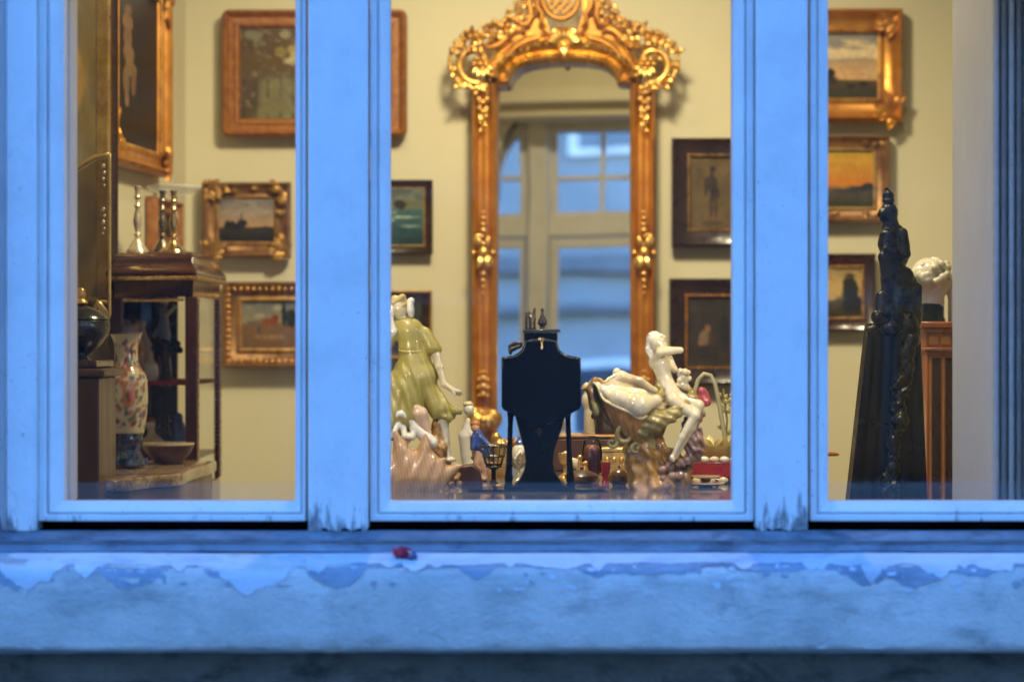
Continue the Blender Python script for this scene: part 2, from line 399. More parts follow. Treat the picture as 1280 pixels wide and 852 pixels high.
# ------------------------------------------------------------------ modelled (clay-like) shapes: smooth unions turned into one surface
def sdf_points(prims, vox, k=2.0, post=None, pad=3):
    """PRIMS in pixel units (x, up, depth): ('s',c,r) ('e',c,(rx,rz,ry),tilt) ('c',a,b,ra,rb). Returns vertices and faces."""
    lo = np.full(3, 1e9); hi = np.full(3, -1e9); bb = []
    for p in prims:
        if p[0] == 's': a = np.array(p[1], float) - p[2]; b = np.array(p[1], float) + p[2]
        elif p[0] == 'e': m = max(p[2]); a = np.array(p[1], float) - m; b = np.array(p[1], float) + m
        else:
            m = max(p[3], p[4]); a = np.minimum(p[1], p[2]) - m; b = np.maximum(p[1], p[2]) + m
        bb.append((a, b)); lo = np.minimum(lo, a); hi = np.maximum(hi, b)
    lo -= pad * vox + k; hi += pad * vox + k
    n = np.ceil((hi - lo) / vox).astype(int) + 1
    ax = [lo[i] + vox * np.arange(n[i]) for i in range(3)]
    D = np.full(n, 50.0)
    for p, (a, b) in zip(prims, bb):
        i0 = np.maximum(((a - 3 * k - 2 * vox - lo) / vox).astype(int), 0); i1 = np.minimum(((b + 3 * k + 2 * vox - lo) / vox).astype(int) + 2, n)
        X = ax[0][i0[0]:i1[0], None, None]; Y = ax[1][None, i0[1]:i1[1], None]; Z = ax[2][None, None, i0[2]:i1[2]]
        if p[0] == 's':
            d = np.sqrt((X - p[1][0]) ** 2 + (Y - p[1][1]) ** 2 + (Z - p[1][2]) ** 2) - p[2]
        elif p[0] == 'e':
            x, y, z = X - p[1][0], Y - p[1][1], Z - p[1][2]
            if len(p) > 3 and p[3]:
                c_, s_ = math.cos(p[3]), math.sin(p[3]); x, y = c_ * x + s_ * y, -s_ * x + c_ * y
            r = p[2]; k0 = np.sqrt((x / r[0]) ** 2 + (y / r[1]) ** 2 + (z / r[2]) ** 2)
            k1 = np.sqrt((x / r[0] ** 2) ** 2 + (y / r[1] ** 2) ** 2 + (z / r[2] ** 2) ** 2) + 1e-9
            d = k0 * (k0 - 1) / k1
        else:
            A = np.array(p[1], float); B = np.array(p[2], float); v = B - A; L2 = float(v @ v) + 1e-9
            h = np.clip(((X - A[0]) * v[0] + (Y - A[1]) * v[1] + (Z - A[2]) * v[2]) / L2, 0, 1)
            d = np.sqrt((X - A[0] - h * v[0]) ** 2 + (Y - A[1] - h * v[1]) ** 2 + (Z - A[2] - h * v[2]) ** 2) - (p[3] + (p[4] - p[3]) * h)
        S = D[i0[0]:i1[0], i0[1]:i1[1], i0[2]:i1[2]]
        hh = np.clip(.5 + .5 * (S - d) / k, 0, 1)
        D[i0[0]:i1[0], i0[1]:i1[1], i0[2]:i1[2]] = S + (d - S) * hh - k * hh * (1 - hh)
    if post is not None: D = D + post(ax[0][:, None, None], ax[1][None, :, None], ax[2][None, None, :])
    D[D == 0] = 1e-6
    # surface nets
    ins = D < 0
    cnt = sum(ins[i:n[0] - 1 + i, j:n[1] - 1 + j, l:n[2] - 1 + l].astype(np.int8) for i in (0, 1) for j in (0, 1) for l in (0, 1))
    act = (cnt > 0) & (cnt < 8); idx = np.argwhere(act)
    num = -np.ones(act.shape, int); num[act] = np.arange(len(idx))
    acc = np.zeros((len(idx), 3)); cc = np.zeros(len(idx))
    for a in range(3):
        for o1 in (0, 1):
            for o2 in (0, 1):
                off = [0, 0, 0]; oth = [q for q in range(3) if q != a]; off[oth[0]] = o1; off[oth[1]] = o2
                p0 = idx + off; p1 = p0.copy(); p1[:, a] += 1
                d0 = D[p0[:, 0], p0[:, 1], p0[:, 2]]; d1 = D[p1[:, 0], p1[:, 1], p1[:, 2]]
                m = (d0 < 0) != (d1 < 0); tt = np.where(m, d0 / np.where(m, d0 - d1, 1), 0)
                pos = np.array(off, float)[None, :].repeat(len(idx), 0); pos[:, a] += tt
                acc += pos * m[:, None]; cc += m
    V = lo + vox * (idx + acc / np.maximum(cc, 1)[:, None])
    Q = []
    for a in range(3):
        oth = [q for q in range(3) if q != a]
        sl0 = [slice(1, n[q] - 1) for q in range(3)]; sl1 = list(sl0)
        sl0[a] = slice(0, n[a] - 1); sl1[a] = slice(1, n[a])
        A0, A1 = ins[tuple(sl0)], ins[tuple(sl1)]
        e = np.argwhere(A0 != A1); off = np.array([1, 1, 1]); off[a] = 0
        g = e + off
        def cell(d1, d2):
            h = g.copy(); h[:, oth[0]] += d1; h[:, oth[1]] += d2; return num[h[:, 0], h[:, 1], h[:, 2]]
        q = np.stack([cell(-1, -1), cell(0, -1), cell(0, 0), cell(-1, 0)], 1)
        Q.append(q[(q >= 0).all(1)])
    return V, np.concatenate(Q)
def clay(name, prims, d0, mat, parent, vox=1.2, k=2.0, post=None, dy=0.0, smooth=2, label=None):
    """PRIMS use photograph pixels (x, y, depth in pixels away from the camera) at distance d0"""
    pr = []
    fl = lambda p: (p[0], -p[1], p[2] if len(p) > 2 else 0)
    for p in prims:
        if p[0] == 's': pr.append(('s', fl(p[1]), p[2]))
        elif p[0] == 'e': pr.append(('e', fl(p[1]), (p[2][0], p[2][1], p[2][2])) + ((p[3],) if len(p) > 3 else ()))
        else: pr.append(('c', fl(p[1]), fl(p[2]), p[3], p[4] if len(p) > 4 else p[3]))
    V, Fq = sdf_points(pr, vox, k, post)
    u = d0 / F
    W_ = np.stack([(V[:, 0] - 640) * u, d0 - CD + dy + V[:, 2] * u, ZC + (V[:, 1] + 426) * u], 1)
    mb = MB(); mb.v = [Vector(w) for w in W_.tolist()]; mb.f = [tuple(f) for f in Fq.tolist()]
    o = part(name, mb, mat, parent, 180, label=label)
    if smooth:
        s = o.modifiers.new('smooth', 'SMOOTH'); s.factor = .5; s.iterations = smooth
    return o
# ------------------------------------------------------------------ painted pictures: colour worked out per vertex of a fine canvas grid
def vnoise(u, v, seed=0):
    r = np.random.RandomState(seed).rand(64, 64); iu = np.floor(u).astype(int); iv = np.floor(v).astype(int)
    fu = u - iu; fv = v - iv; fu = fu * fu * (3 - 2 * fu); fv = fv * fv * (3 - 2 * fv)
    g = lambda a, b: r[a % 64, b % 64]
    return (g(iu, iv) * (1 - fu) + g(iu + 1, iv) * fu) * (1 - fv) + (g(iu, iv + 1) * (1 - fu) + g(iu + 1, iv + 1) * fu) * fv
def fbm(u, v, s, seed=0, o=4):
    t = 0; a = .5
    for i in range(o): t = t + a * vnoise(u * s * 2 ** i, v * s * 2 ** i, seed + i); a *= .5
    return t / .94
def C3(c): return np.array(lin(c))
def mixc(a, b, t): t = np.clip(t, 0, 1)[..., None]; return a * (1 - t) + b * t
def sstep(a, b, x): t = np.clip((x - a) / (b - a), 0, 1); return t * t * (3 - 2 * t)
def blobm(u, v, cu, cv, ru, rv, seed=1, rag=.35):
    return sstep(1.0, .75, np.sqrt(((u - cu) / ru) ** 2 + ((v - cv) / rv) ** 2) + rag * (fbm(u, v, 14, seed) - .5))
def color_grid(name, rows, colfn, mat, parent, matrix=None):
    pass
# ------------------------------------------------------------------ the setting
X0, HW = 0.069, 0.80               # window centre and half width
ZT0, ZT1, ARCH = ZC + .57, ZC + .62, .36   # transom, rise of the arched head over it
def arch_z(x, hw=HW, rise=ARCH):
    """basket head: level over the middle light, dropping in quarter curves over the side lights"""
    t = (abs(x - X0) - .34) / .125; low = .07
    if abs(x - X0) > hw - 1e-4: return ZT1
    return ZT1 + (rise if t <= 0 else low + (rise - low) * math.sqrt(max(0, 1 - t * t)))
def head(hw, rise):
    xs = sorted(set([round(X0 + s_ * v, 5) for s_ in (-1, 1) for v in (hw, hw - .0002, .468, .4649, .46, .452, .44, .425, .405, .38, .34, .2, 0)]))
    return [(x, arch_z(x, hw, rise)) for x in xs]
def arched_wall(d0, d1, xa, xb, zs, zt, hw, rise):
    mb = MB(); ya, yb = d0 - CD, d1 - CD
    mb.prism([(xa, zs), (X0 - hw, zs)] + head(hw, rise) + [(X0 + hw, zs), (xb, zs), (xb, zt), (xa, zt)], ya, yb)
    mb.box((xa, ya, 0), (xb, yb, zs)); return mb
mb = MB(); mb.box((-60, -80, -.3), (60, .05, 0)); solo('street', mb, pm('dark asphalt', (.05, .05, .052), (.035, .035, .037), 40, .8), kind='structure', ang=None)
mb = MB(); mb.box((-60, -1.9, .002), (60, -.03, .12)); solo('pavement', mb, pm('grey paving', (.22, .22, .21), (.15, .15, .145), 6, .8), kind='structure', ang=None)
solo('facade_wall', arched_wall(3.372, 3.50, -3.2, 3.4, ZC - .30, ZC + 2.6, HW + .012, ARCH + .012), M['stucco'],
     'dark rough stucco wall of the shop below the blue lit window sill', 'wall', ang=30)
FACADE = bpy.data.objects['facade_wall']
solo('reveal_wall', arched_wall(3.5003, 3.5035, -1.3, 1.9, ZC - .30, ZC + 1.45, HW + .012, ARCH + .012), M['ceiling'], kind='structure', ang=30)
mb = MB(); ya, yb = 3.504 - CD, 3.64 - CD; zl = ZT1 + ARCH - .022; wl, wr = X0 - HW - .04, X0 + HW + .04
mb.prism([(-1.30, ZC - .30), (wl, ZC - .30), (wl, zl), (wr, zl), (wr, ZC - .30), (1.9, ZC - .30), (1.9, ZC + 1.45), (-1.30, ZC + 1.45)], ya, yb); mb.box((-1.30, ya, 0), (1.9, yb, ZC - .30))
solo('front_wall', mb, M['wall'], kind='structure', ang=30)
mb = MB(); mb.prism([(yy, zz) for yy, zz in ((0, 0), (.05, 0), (.05, .012), (.035, .03), (.03, .05), (0, .05))], wl - .1, wr + .1); mb.v = [Vector((v.y, yb + .002 + v.x, zl + .04 + v.z)) for v in mb.v]; solo('lintel_moulding', mb, M['wall'], kind='structure', ang=30)
LWX = lambda d: -0.878 + (d - 5.31) * 0.1          # the side wall hung with the tall pictures
mb = MB(); mb.box((-1.3, 6.0 - CD, 0), (1.9, 6.12 - CD, ZC + 1.45)); solo('back_wall', mb, M['wall'], kind='structure', ang=None)
mb = MB(); a, b = (LWX(3.6), 3.6 - CD), (LWX(6.0), 6.0 - CD)
vs = [(a[0], a[1], 0), (b[0], b[1], 0), (b[0] - .12, b[1], 0), (a[0] - .3, a[1], 0)]
mb.add(vs + [(x, y, ZC + 1.45) for x, y, z in vs], [(0, 1, 2, 3), (7, 6, 5, 4), (0, 4, 5, 1), (1, 5, 6, 2), (2, 6, 7, 3), (3, 7, 4, 0)])
solo('side_wall', mb, M['wall'], kind='structure', ang=None)
mb = MB(); mb.box((1.78, .22, 0), (1.9, 6.0 - CD, ZC + 1.45)); solo('end_wall', mb, M['wall'], kind='structure', ang=None)
mb = MB(); mb.box((-1.45, .1, ZC + 1.452), (1.95, 2.75, ZC + 1.6)); solo('ceiling', mb, M['ceiling'], kind='structure', ang=None)
mb = MB(); mb.box((-1.45, .1, .004), (1.95, 2.75, .03)); solo('floor', mb, M['floor'], kind='structure', ang=None)
# house across the street: it shows in the tall mirror and, faintly, in the panes
ob = thing('house', 'pale plastered house across the street, reflected in the tall mirror', 'house', (0, -11, 0))
mb = MB(); mb.box((-14, -18, 0), (15, -11, 9.5)); part('wall', mb, pm('pale street plaster', (.23, .24, .24), (.17, .18, .18), .8, .85), ob, None)
mb = MB()
for z, h in ((2.80, .07), (3.16, .14), (6.6, .2)): mb.box((-14, -10.98, z), (15, -10.86, z + h))
part('cornice', mb, pm('cornice stone', (.13, .13, .13), (.10, .10, .10), 3, .8), ob, None)
mb = MB(); mb.box((-14.2, -18.2, 9.52), (15.2, -10.6, 9.9)); part('roof', mb, M['bronze'], ob, None)
wm = pm('dark street window', (.05, .06, .08), (.03, .035, .05), 2, .1); fm = pm('street window frame', (.6, .6, .58), (.5, .5, .48), 5, .6)
g0 = None
for x in (-12.75, -9.75, -6.75, -3.75, -.75, 2.25, 5.25, 8.25, 11.25):
    for z in (.62, 4.1, 7.2):
        mb = MB(); mb.box((x - .62, -10.99, z), (x + .62, -10.93, z + 1.8)); w = part('window', mb, fm, ob, None)
        mb = MB()
        for sx in (-1, 1):
            mb.box((x + sx * .30 - .25, -10.925, z + .06), (x + sx * .30 + .25, -10.92, z + 1.1)); mb.box((x + sx * .30 - .25, -10.925, z + 1.2), (x + sx * .30 + .25, -10.92, z + 1.74))
        part('pane', mb, wm, w, None)

# ------------------------------------------------------------------ the window in front
win = thing('shop_window', 'weathered white wooden shop window with three panes and an arched head', 'window', (X0, 0.03, ZC - .265))
def bx(px0, px1, d0, d1, py0, py1, dd=None):
    """a box whose front face spans those photograph pixels at distance d0"""
    a = P(px0, py1, d0); b = P(px1, py0, d0); return ((a.x, d0 - CD, a.z), (b.x, d1 - CD, b.z))
TOPY = 426 - .56 * F / 3.4
rng = random.Random(4)
def post(xa, xb):
    """upright cover board with a ragged, split foot"""
    a = P(xa, 663, 3.4); b = P(xb, 663, 3.4); mb = MB(); n = 26; zt = arch_z((a.x + b.x) / 2) - .01; loops = []
    foot = [a.z + rng.uniform(-.0015, .0045) * (1 if 0 < i < n else 2) for i in range(n + 1)]
    for yy, ins in ((.078, .012), (.066, .004), (.046, 0), (.004, 0), (0, .004)):
        pts = [(a.x + ins + (b.x - a.x - 2 * ins) * i / n, yy, foot[i]) for i in range(n + 1)]
        loops.append(pts + [(b.x - ins, yy, zt), (a.x + ins, yy, zt)])
    mb.loops(loops, True, True); return mb
for xa, xb in ((385, 460), (945, 1010)):
    part('mullion', post(xa, xb), M['post'], win, 30)
# jambs at both ends, stepped mouldings
for sgn, xin in ((-1, 45), (1, 1358)):
    xo = P(xin, 0, 3.4).x; mb = MB(); zt = ZT0 + .2; zb = P(0, 664, 3.4).z
    for k, (w0, w1, f) in enumerate(((0, .042, -.004), (.0425, .09, .008), (.0905, .125, -.012))):
        x0, x1 = sorted((xo + sgn * w0, xo + sgn * w1)); mb.box((x0, f, zb - .0007 * k), (x1, .05, zt + .002 * k))
    part('jamb', mb, M['post'], win, 30, .0025)
PROF = [(0, .050), (0, .001), (.04, 0), (.28, 0), (.33, .002), (.36, .0075), (.41, .0075), (.44, .003), (.52, .003), (.94, .015), (1, .018), (1, .045)]
def sash(x0, x1, ix0, ix1, d=3.412):
    o = (P(x0, 651, d), P(x1, TOPY, d)); i = (P(ix0, 627, d), P(ix1, TOPY + 28, d)); loops = []
    for t, dep in PROF:
        xa = o[0].x + (i[0].x - o[0].x) * t; xb = o[1].x + (i[1].x - o[1].x) * t; za = o[0].z + (i[0].z - o[0].z) * t; zb = o[1].z + (i[1].z - o[1].z) * t
        y = d - CD + dep; loops.append([(xa, y, za), (xb, y, za), (xb, y, zb), (xa, y, zb)])
    mb = MB(); mb.loops(loops + [loops[0]])
    s = part('sash', mb, M['sash'], win, 30, .0012)
    g = MB(); yg = d - CD + .0185; g.box((i[0].x - .004, yg, i[0].z - .004), (i[1].x + .004, yg + .0005, i[1].z + .004))
    g = MB(); g.add([(i[0].x - .003, yg, i[0].z - .003), (i[1].x + .003, yg, i[0].z - .003), (i[1].x + .003, yg, i[1].z + .003), (i[0].x - .003, yg, i[1].z + .003)], [(0, 1, 2, 3)])
    part('glass_pane', g, M['pane'], s, None)
sash(47.5, 382.3, 77, 368); sash(462.7, 942.3, 487, 917); sash(1012.7, 1355, 1037, 1325)
# head: transom, arched frame and three top lights with glazing bars
mb = MB(); mb.box((X0 - HW, -.012, ZT0), (X0 + HW, .055, ZT1)); part('transom', mb, M['paint_h'], win, 30, .004)
mb = MB(); lo = []
for yy in (.055, .0):
    for r, s_ in ((0, 1), (.04, 1)): pass
def arc_loop(h, rise, y): return [(x, y, z) for x, z in head(h, rise)]
mb.loops([arc_loop(HW, ARCH, 0), arc_loop(HW - .045, ARCH - .045, 0), arc_loop(HW - .045, ARCH - .045, .055), arc_loop(HW, ARCH, .055), arc_loop(HW, ARCH, 0)], close=False)
part('arched_frame', mb, M['paint_h'], win, 30)
for xa, xb in ((42, 388), (457, 948), (1007, 1362)):
    a = P(xa, 0, 3.412).x; b = P(xb, 0, 3.412).x; mb = MB(); h2, r2 = HW - .04, ARCH - .04
    top = lambda x: arch_z(x, h2, r2)
    def upright(x0, x1, y0, y1):
        mb.prism([(x0, ZT1), (x1, ZT1), (x1, max(top(x1), ZT1 + .01)), (x0, max(top(x0), ZT1 + .01))], y0, y1)
    upright(a, a + .028, .012, .05); upright(b - .028, b, .012, .05); mb.box((a + .028, .012, ZT1 + .001), (b - .028, .05, ZT1 + .028))
    nb = 2 if b - a < .45 else 3
    for k in range(1, nb): x = a + (b - a) * k / nb; upright(x - .008, x + .008, .02, .045)
    zz = ZT1 + .15; xs = [x for x in np.linspace(a + .03, b - .03, 40) if top(x) > zz + .01]
    if xs: mb.box((xs[0], .021, zz - .008), (xs[-1], .044, zz + .008))
    tl = part('top_light', mb, M['paint_h'], win, 30)
    g = MB(); xs = np.linspace(a + .02, b - .02, 16); yy = .032
    g.grid([[(x, yy, ZT1 + .02) for x in xs], [(x, yy, max(top(x) - .002, ZT1 + .02)) for x in xs]]); part('glass_pane', g, M['pane'], tl, None)
# inner lining board seen through the first pane
mb = MB(); mb.box((P(60, 0, 3.52).x, 3.49 - CD, ZC - .232), (P(97, 0, 3.55).x, 3.55 - CD, ZC + .9)); part('lining_board', mb, M['blind'], win, 30, .002)
# threshold: worn sloping drip board below the sashes
def profile_strip(pts, x0, x1, n, amp=0.0, seed=0, ragged=None, off=0.0):
    """PTS: (distance, pixel row) down a profile, run along x; a little uneven everywhere"""
    base = [(d - CD - off, ZC - (y - 426) * d / F) for d, y in pts]; rows = []
    xs = np.linspace(x0, x1, n); U_ = (xs - x0) * 1.0
    for k, (y, z) in enumerate(base):
        j = (vnoise(U_ * 9 + k * 3.3, U_ * 0 + k * .7, seed) - .5) * 2 * amp + (vnoise(U_ * 60 + k * 1.3, U_ * 0 + k * .7, seed + 1) - .5) * amp
        rows.append([(x, y + jj * .6, z + jj) for x, jj in zip(xs, j)])
    mb = MB(); mb.grid(rows); return mb
XA, XB = -1.15, 1.3
part('threshold', profile_strip([(3.50, 668), (3.46, 668), (3.412, 662.5), (3.404, 662.6), (3.398, 664), (3.381, 672), (3.378, 675)], XA, XB, 420, .0007, 5), M['ledge'], win, 50)
part('drip_fascia', profile_strip([(3.3795, 674.9), (3.378, 676), (3.381, 680), (3.379, 685), (3.374, 688.5), (3.38, 691.5), (3.395, 692)], XA, XB, 420, .0008, 15), M['fascia'], win, 50)
mb = MB(); mb.box((-.8, 3.4925 - CD, ZC - .31), (.94, 3.503 - CD, ZC - .2345)); part('gap_shade_board', mb, M['lacquer'], win, 30)  # black board added to give the gap under the sashes its shade
# plaster sill with peeling paint
sil = thing('window_sill', 'thick plastered window sill with white paint peeling off its upper edge', 'window sill', (X0, -.06, ZC - .43))
SP = [(3.40, 690), (3.376, 690.4), (3.352, 692), (3.345, 693), (3.33, 700), (3.315, 707), (3.306, 713), (3.301, 722), (3.298, 740), (3.297, 765), (3.297, 790), (3.297, 806), (3.2985, 810), (3.303, 812.5), (3.32, 814), (3.374, 816), (3.40, 816)]
part('body', profile_strip(SP, XA, XB, 520, .0016, 11), M['sill'], sil, 60)
def film(name, mat, off, lowrow, amp_rows, seed, spots, top=691.2):
    """a film of paint that hangs over the sill's upper edge and ends in a torn, angular line"""
    n = 1500; xs = np.linspace(XA, XB, n); u = xs - XA; px = 640 + xs * F / 3.3
    rough = (fbm(u, u * 0 + .3, 14, seed, 6) - .5) * 2; fine = (vnoise(u * 330, u * 0, seed + 2) - .5)
    warp = px + 60 * (fbm(u, u * 0 + .8, 18, seed + 4, 5) - .5)
    ends = lowrow + amp_rows * rough + 1.6 * fine
    for c, w, h in spots:
        k = np.clip(1 - np.abs(warp - c) / w, 0, 1); ends = ends + h * (k ** .6) * (.62 + .76 * fbm(u, u * 0 + 1.7, 30, seed + int(c) % 50, 5))
    ends = np.clip(ends, 697, 747)
    ds = np.array([q[0] for q in SP]); ys = np.array([q[1] for q in SP])
    rows = []; j0 = (vnoise(u * 9, u * 0, 11) - .5) * 2 * .0016; lft = vnoise(u * 55, u * 0 + 2, seed + 9)
    for k in range(13):
        t = k / 12; yr = top + (ends - top) * t; d = np.interp(yr, ys[2:12], ds[2:12])
        lift = off + .0006 * np.exp(-((1 - t) / .10) ** 2) * lft
        rows.append([(x, dd - CD - l, ZC - (y - 426) * dd / F + l * .6 + jj * .5) for x, dd, y, l, jj in zip(xs, d, yr, lift, j0)])
    mb = MB(); mb.grid(rows); mb.grid([list(reversed([(x, y + .0006, z - .0003) for x, y, z in r])) for r in rows])
    return part(name, mb, mat, sil, 60)
rs_ = np.random.RandomState(17)
nick = lambda n, wmax, hmax: tuple((c, w, h) for c, w, h in zip(rs_.uniform(-60, 1340, n), rs_.uniform(5, wmax, n), rs_.uniform(2, hmax, n)))
film('old_paint_film', M['oldfilm'], .0005, 708, 4, 21, ((165, 48, 30), (428, 34, 24), (300, 40, 24), (790, 75, 12), (1075, 34, 22), (1135, 46, 22), (28, 40, 22), (595, 22, 14), (1215, 40, 12), (960, 60, 8)) + nick(16, 22, 8))
film('paint_film', M['film'], .0010, 705, 4, 33, ((312, 44, 33), (36, 26, 24), (100, 16, 20), (60, 10, 12), (1088, 16, 22), (520, 14, 10), (1178, 34, 12), (700, 30, 6), (1260, 20, 10), (395, 12, 10)) + nick(26, 16, 8))
for i_ in range(90):                                  # loose flakes left below the torn edge
    px = rs_.uniform(-20, 1300); y0_ = 706 + 34 * rs_.rand() ** 1.7; w_, h_ = rs_.uniform(1.5, 9) , rs_.uniform(1.2, 5); n_ = rs_.randint(6, 10); mb = MB(); lo_ = []
    for o_ in (.0004, .0013):
        lp = []
        st = np.random.RandomState(i_)
        for k in range(n_):
            a = 2 * PI * k / n_; r_ = st.uniform(.45, 1.1); yr = y0_ + h_ * r_ * math.sin(a); dd = float(np.interp(yr, [q[1] for q in SP][2:12], [q[0] for q in SP][2:12])); x = (px + w_ * r_ * math.cos(a) - 640) * dd / F
            j0_ = float((vnoise(np.array([(x - XA) * 9]), np.array([0.0]), 11)[0] - .5) * .0032); lp.append((x, dd - CD - o_, ZC - (yr - 426) * dd / F + j0_ * .5))
        lo_.append(lp)
    mb.loops(lo_, True, True); part('paint_flake', mb, M['film'] if rs_.rand() < .6 else M['oldfilm'], sil, 30)
# crumpled red scrap lying on the sill
def crumple(c, r, seed):
    rg = np.random.RandomState(seed); mb = MB(); mb.ball(c, (r, r * .6, r * .55), 12); c = Vector(c)
    mb.v = [c + (v - c) * float(.55 + .8 * rg.rand()) for v in mb.v]; return mb
s = thing('wrapper', 'crumpled red and blue foil wrapper lying on the window sill', 'wrapper', P(505, 700, 3.34))
part('red_foil', crumple(P(503, 691, 3.335), .0150, 3), pm('red foil', (.45, .02, .05), (.25, .01, .05), 90, .3, .4), s, 20)
part('blue_foil', crumple(P(515, 694, 3.33), .0095, 8), pm('blue foil', (.05, .06, .22), (.12, .12, .2), 90, .3, .4), s, 20)

# coarse thrown render on the wall under the sill
xs = np.linspace(-1.0, 1.2, 620); zz = np.linspace(ZC - .432, ZC - .56, 46); gx, gz = np.meshgrid(xs, zz)
hh = .007 * (fbm(gx + 3, gz + 3, 14, 3, 4) - .5) + .009 * np.maximum(0, fbm(gx + 5, gz * 1.6 + 5, 46, 8, 3) - .52) + .004 * (vnoise(gx * 150 + 300, gz * 150 + 300, 12) - .5)
mb = MB(); mb.grid([[(float(x), 3.3665 - CD - float(h), float(z)) for x, z, h in zip(rx, rz, rh)] for rx, rz, rh in zip(gx, gz, hh)])
part('rough_render', mb, M['stucco'], FACADE, 180)
# ------------------------------------------------------------------ framed pictures
def frame_mesh(w, h, prof, round_=0.0, nseg=6):
    """moulding swept round a w x h rectangle; PROF: (inset from the outer edge, how far it stands out)"""
    def rect(ins):
        x0, x1, z0, z1 = -w / 2 + ins, w / 2 - ins, -h / 2 + ins, h / 2 - ins
        r = max(round_ - ins * .9, 0) if round_ else 0
        if r <= 1e-5 and not round_: return [(x0, z0), (x1, z0), (x1, z1), (x0, z1)]
        r = max(r, .0005); pts = []
        for cx, cz, a0 in ((x1 - r, z0 + r, -90), (x1 - r, z1 - r, 0), (x0 + r, z1 - r, 90), (x0 + r, z0 + r, 180)):
            for i in range(nseg + 1): a = rad(a0 + 90 * i / nseg); pts.append((cx + r * math.cos(a), cz + r * math.sin(a)))
        return pts
    mb = MB(); mb.loops([[(x, -p, z) for x, z in rect(t)] for t, p in prof]); return mb
def canvas_mesh(w, h, fn, y=-.006, nx=84):
    ny = max(24, int(nx * h / w)); xs = np.linspace(-w / 2, w / 2, nx); zs = np.linspace(h / 2, -h / 2, ny)
    me = bpy.data.meshes.new('canvas'); vs = [(x, y, z) for z in zs for x in xs]
    fs = [(i * nx + j, (i + 1) * nx + j, (i + 1) * nx + j + 1, i * nx + j + 1) for i in range(ny - 1) for j in range(nx - 1)]
    me.from_pydata(vs, [], fs); me.update()
    U_, V_ = np.meshgrid(np.linspace(0, 1, nx), np.linspace(0, 1, ny))
    c = np.clip(fn(U_, V_), 0, 1).reshape(-1, 3); at = me.color_attributes.new('Col', 'FLOAT_COLOR', 'POINT')
    at.data.foreach_set('color', np.concatenate([c, np.ones((len(c), 1))], 1).astype(np.float32).ravel()); return me
def kid(name, mb, mat, root, m, ang=38, stuff=False):
    o = part(name, mb, mat, root, ang, stuff=stuff); return o
def picture(label, x0, y0, x1, y1, d, mw, prof, mat, fn, cat='painting', round_=0, beads=None, corners=None, orn=None, matrix=None, w=None, h=None, lip=None, seed=1, back=.004):
    """one framed picture; the moulding's width MW is in pixels, PROF in fractions of it"""
    u = d / F
    if matrix is None:
        c = P((x0 + x1) / 2, (y0 + y1) / 2, d); matrix = Matrix.Translation(c); w = (x1 - x0) * u; h = (y1 - y0) * u
    mwm = mw * u
    root = thing('framed_picture', label, cat, matrix.translation); rot = matrix.to_3x3().to_4x4(); root.rotation_euler = rot.to_euler()
    pr = [(0, -back)] + [(a * mwm, b * mwm) for a, b in prof] + [(mwm * 1.02, .004)]
    def child(name, mb, mt, ang=38, stuff=False):
        me = mb.mesh(name); fix_normals(me); o = link(name, me, root, mt, ang)
        if stuff: o['kind'] = 'stuff'
        return o
    child('frame', frame_mesh(w, h, pr, round_ * u), mat)
    rg = random.Random(seed)
    if lip:                                               # a slim gilt slip next to the picture
        a, b, hgt, mt = lip; child('gilt_slip', frame_mesh(w, h, [(a * mwm, .003), (a * mwm, hgt * mwm), ((a + b) / 2 * mwm, (hgt + .06) * mwm), (b * mwm, hgt * mwm), (b * mwm, .003)]), mt)
    if beads:                                             # a carved row of beads along the moulding
        t, r, mt, p = beads; mb = MB(); ww, hh = w / 2 - t * mwm, h / 2 - t * mwm; st = r * mwm * 2.3
        for ax, ln in ((0, ww), (1, hh)):
            n = max(4, int(2 * ln / st))
            for i in range(n + 1):
                q = -ln + 2 * ln * i / n
                for s_ in (-1, 1):
                    cpt = (q, -p * mwm, s_ * hh) if ax == 0 else (s_ * ww, -p * mwm, q)
                    mb.ball(cpt, (r * mwm * rg.uniform(.85, 1.15),) * 3, 6)
        child('bead_moulding', mb, mt, 180, True)
    if orn or corners:                                    # carved leaves over the frame
        mt = orn[1] if orn else corners; mb = MB(); t0 = mwm * .5
        def leafcluster(cx, cz, ang0, k, L):
            for i in range(k):
                a = ang0 + rg.uniform(-1.2, 1.2); b0 = (cx + rg.uniform(-.2, .2) * L, -mwm * .45, cz + rg.uniform(-.2, .2) * L)
                mb.leaf(b0, (b0[0] + L * math.cos(a), -mwm * .42, b0[2] + L * math.sin(a)), L * .28, .25, 4)
        if corners:
            for sx in (-1, 1):
                for sz in (-1, 1):
                    cx, cz = sx * (w / 2 - t0), sz * (h / 2 - t0)
                    leafcluster(cx, cz, 0 if sx < 0 else PI, 4, mwm * .8); leafcluster(cx, cz, PI / 2 if sz < 0 else -PI / 2, 4, mwm * .8); leafcluster(cx, cz, math.atan2(-sz, -sx), 3, mwm * .5)
        if orn:
            for k in range(orn[0]):
                s_ = rg.choice((-1, 1))
                if rg.random() < w / (w + h): leafcluster(rg.uniform(-w / 2, w / 2) * .92, s_ * (h / 2 - t0 * rg.uniform(.7, 1.2)), rg.choice((0, PI)), 2, mwm * .5)
                else: leafcluster(s_ * (w / 2 - t0 * rg.uniform(.7, 1.2)), rg.uniform(-h / 2, h / 2) * .92, rg.choice((PI / 2, -PI / 2)), 2, mwm * .5)
        child('carved_leafwork', mb, mt, 60, True)
    cm = canvas_mesh(w - 1.9 * mwm, h - 1.9 * mwm, fn); link('canvas', cm, root, M['canvas'], 180)
    return root
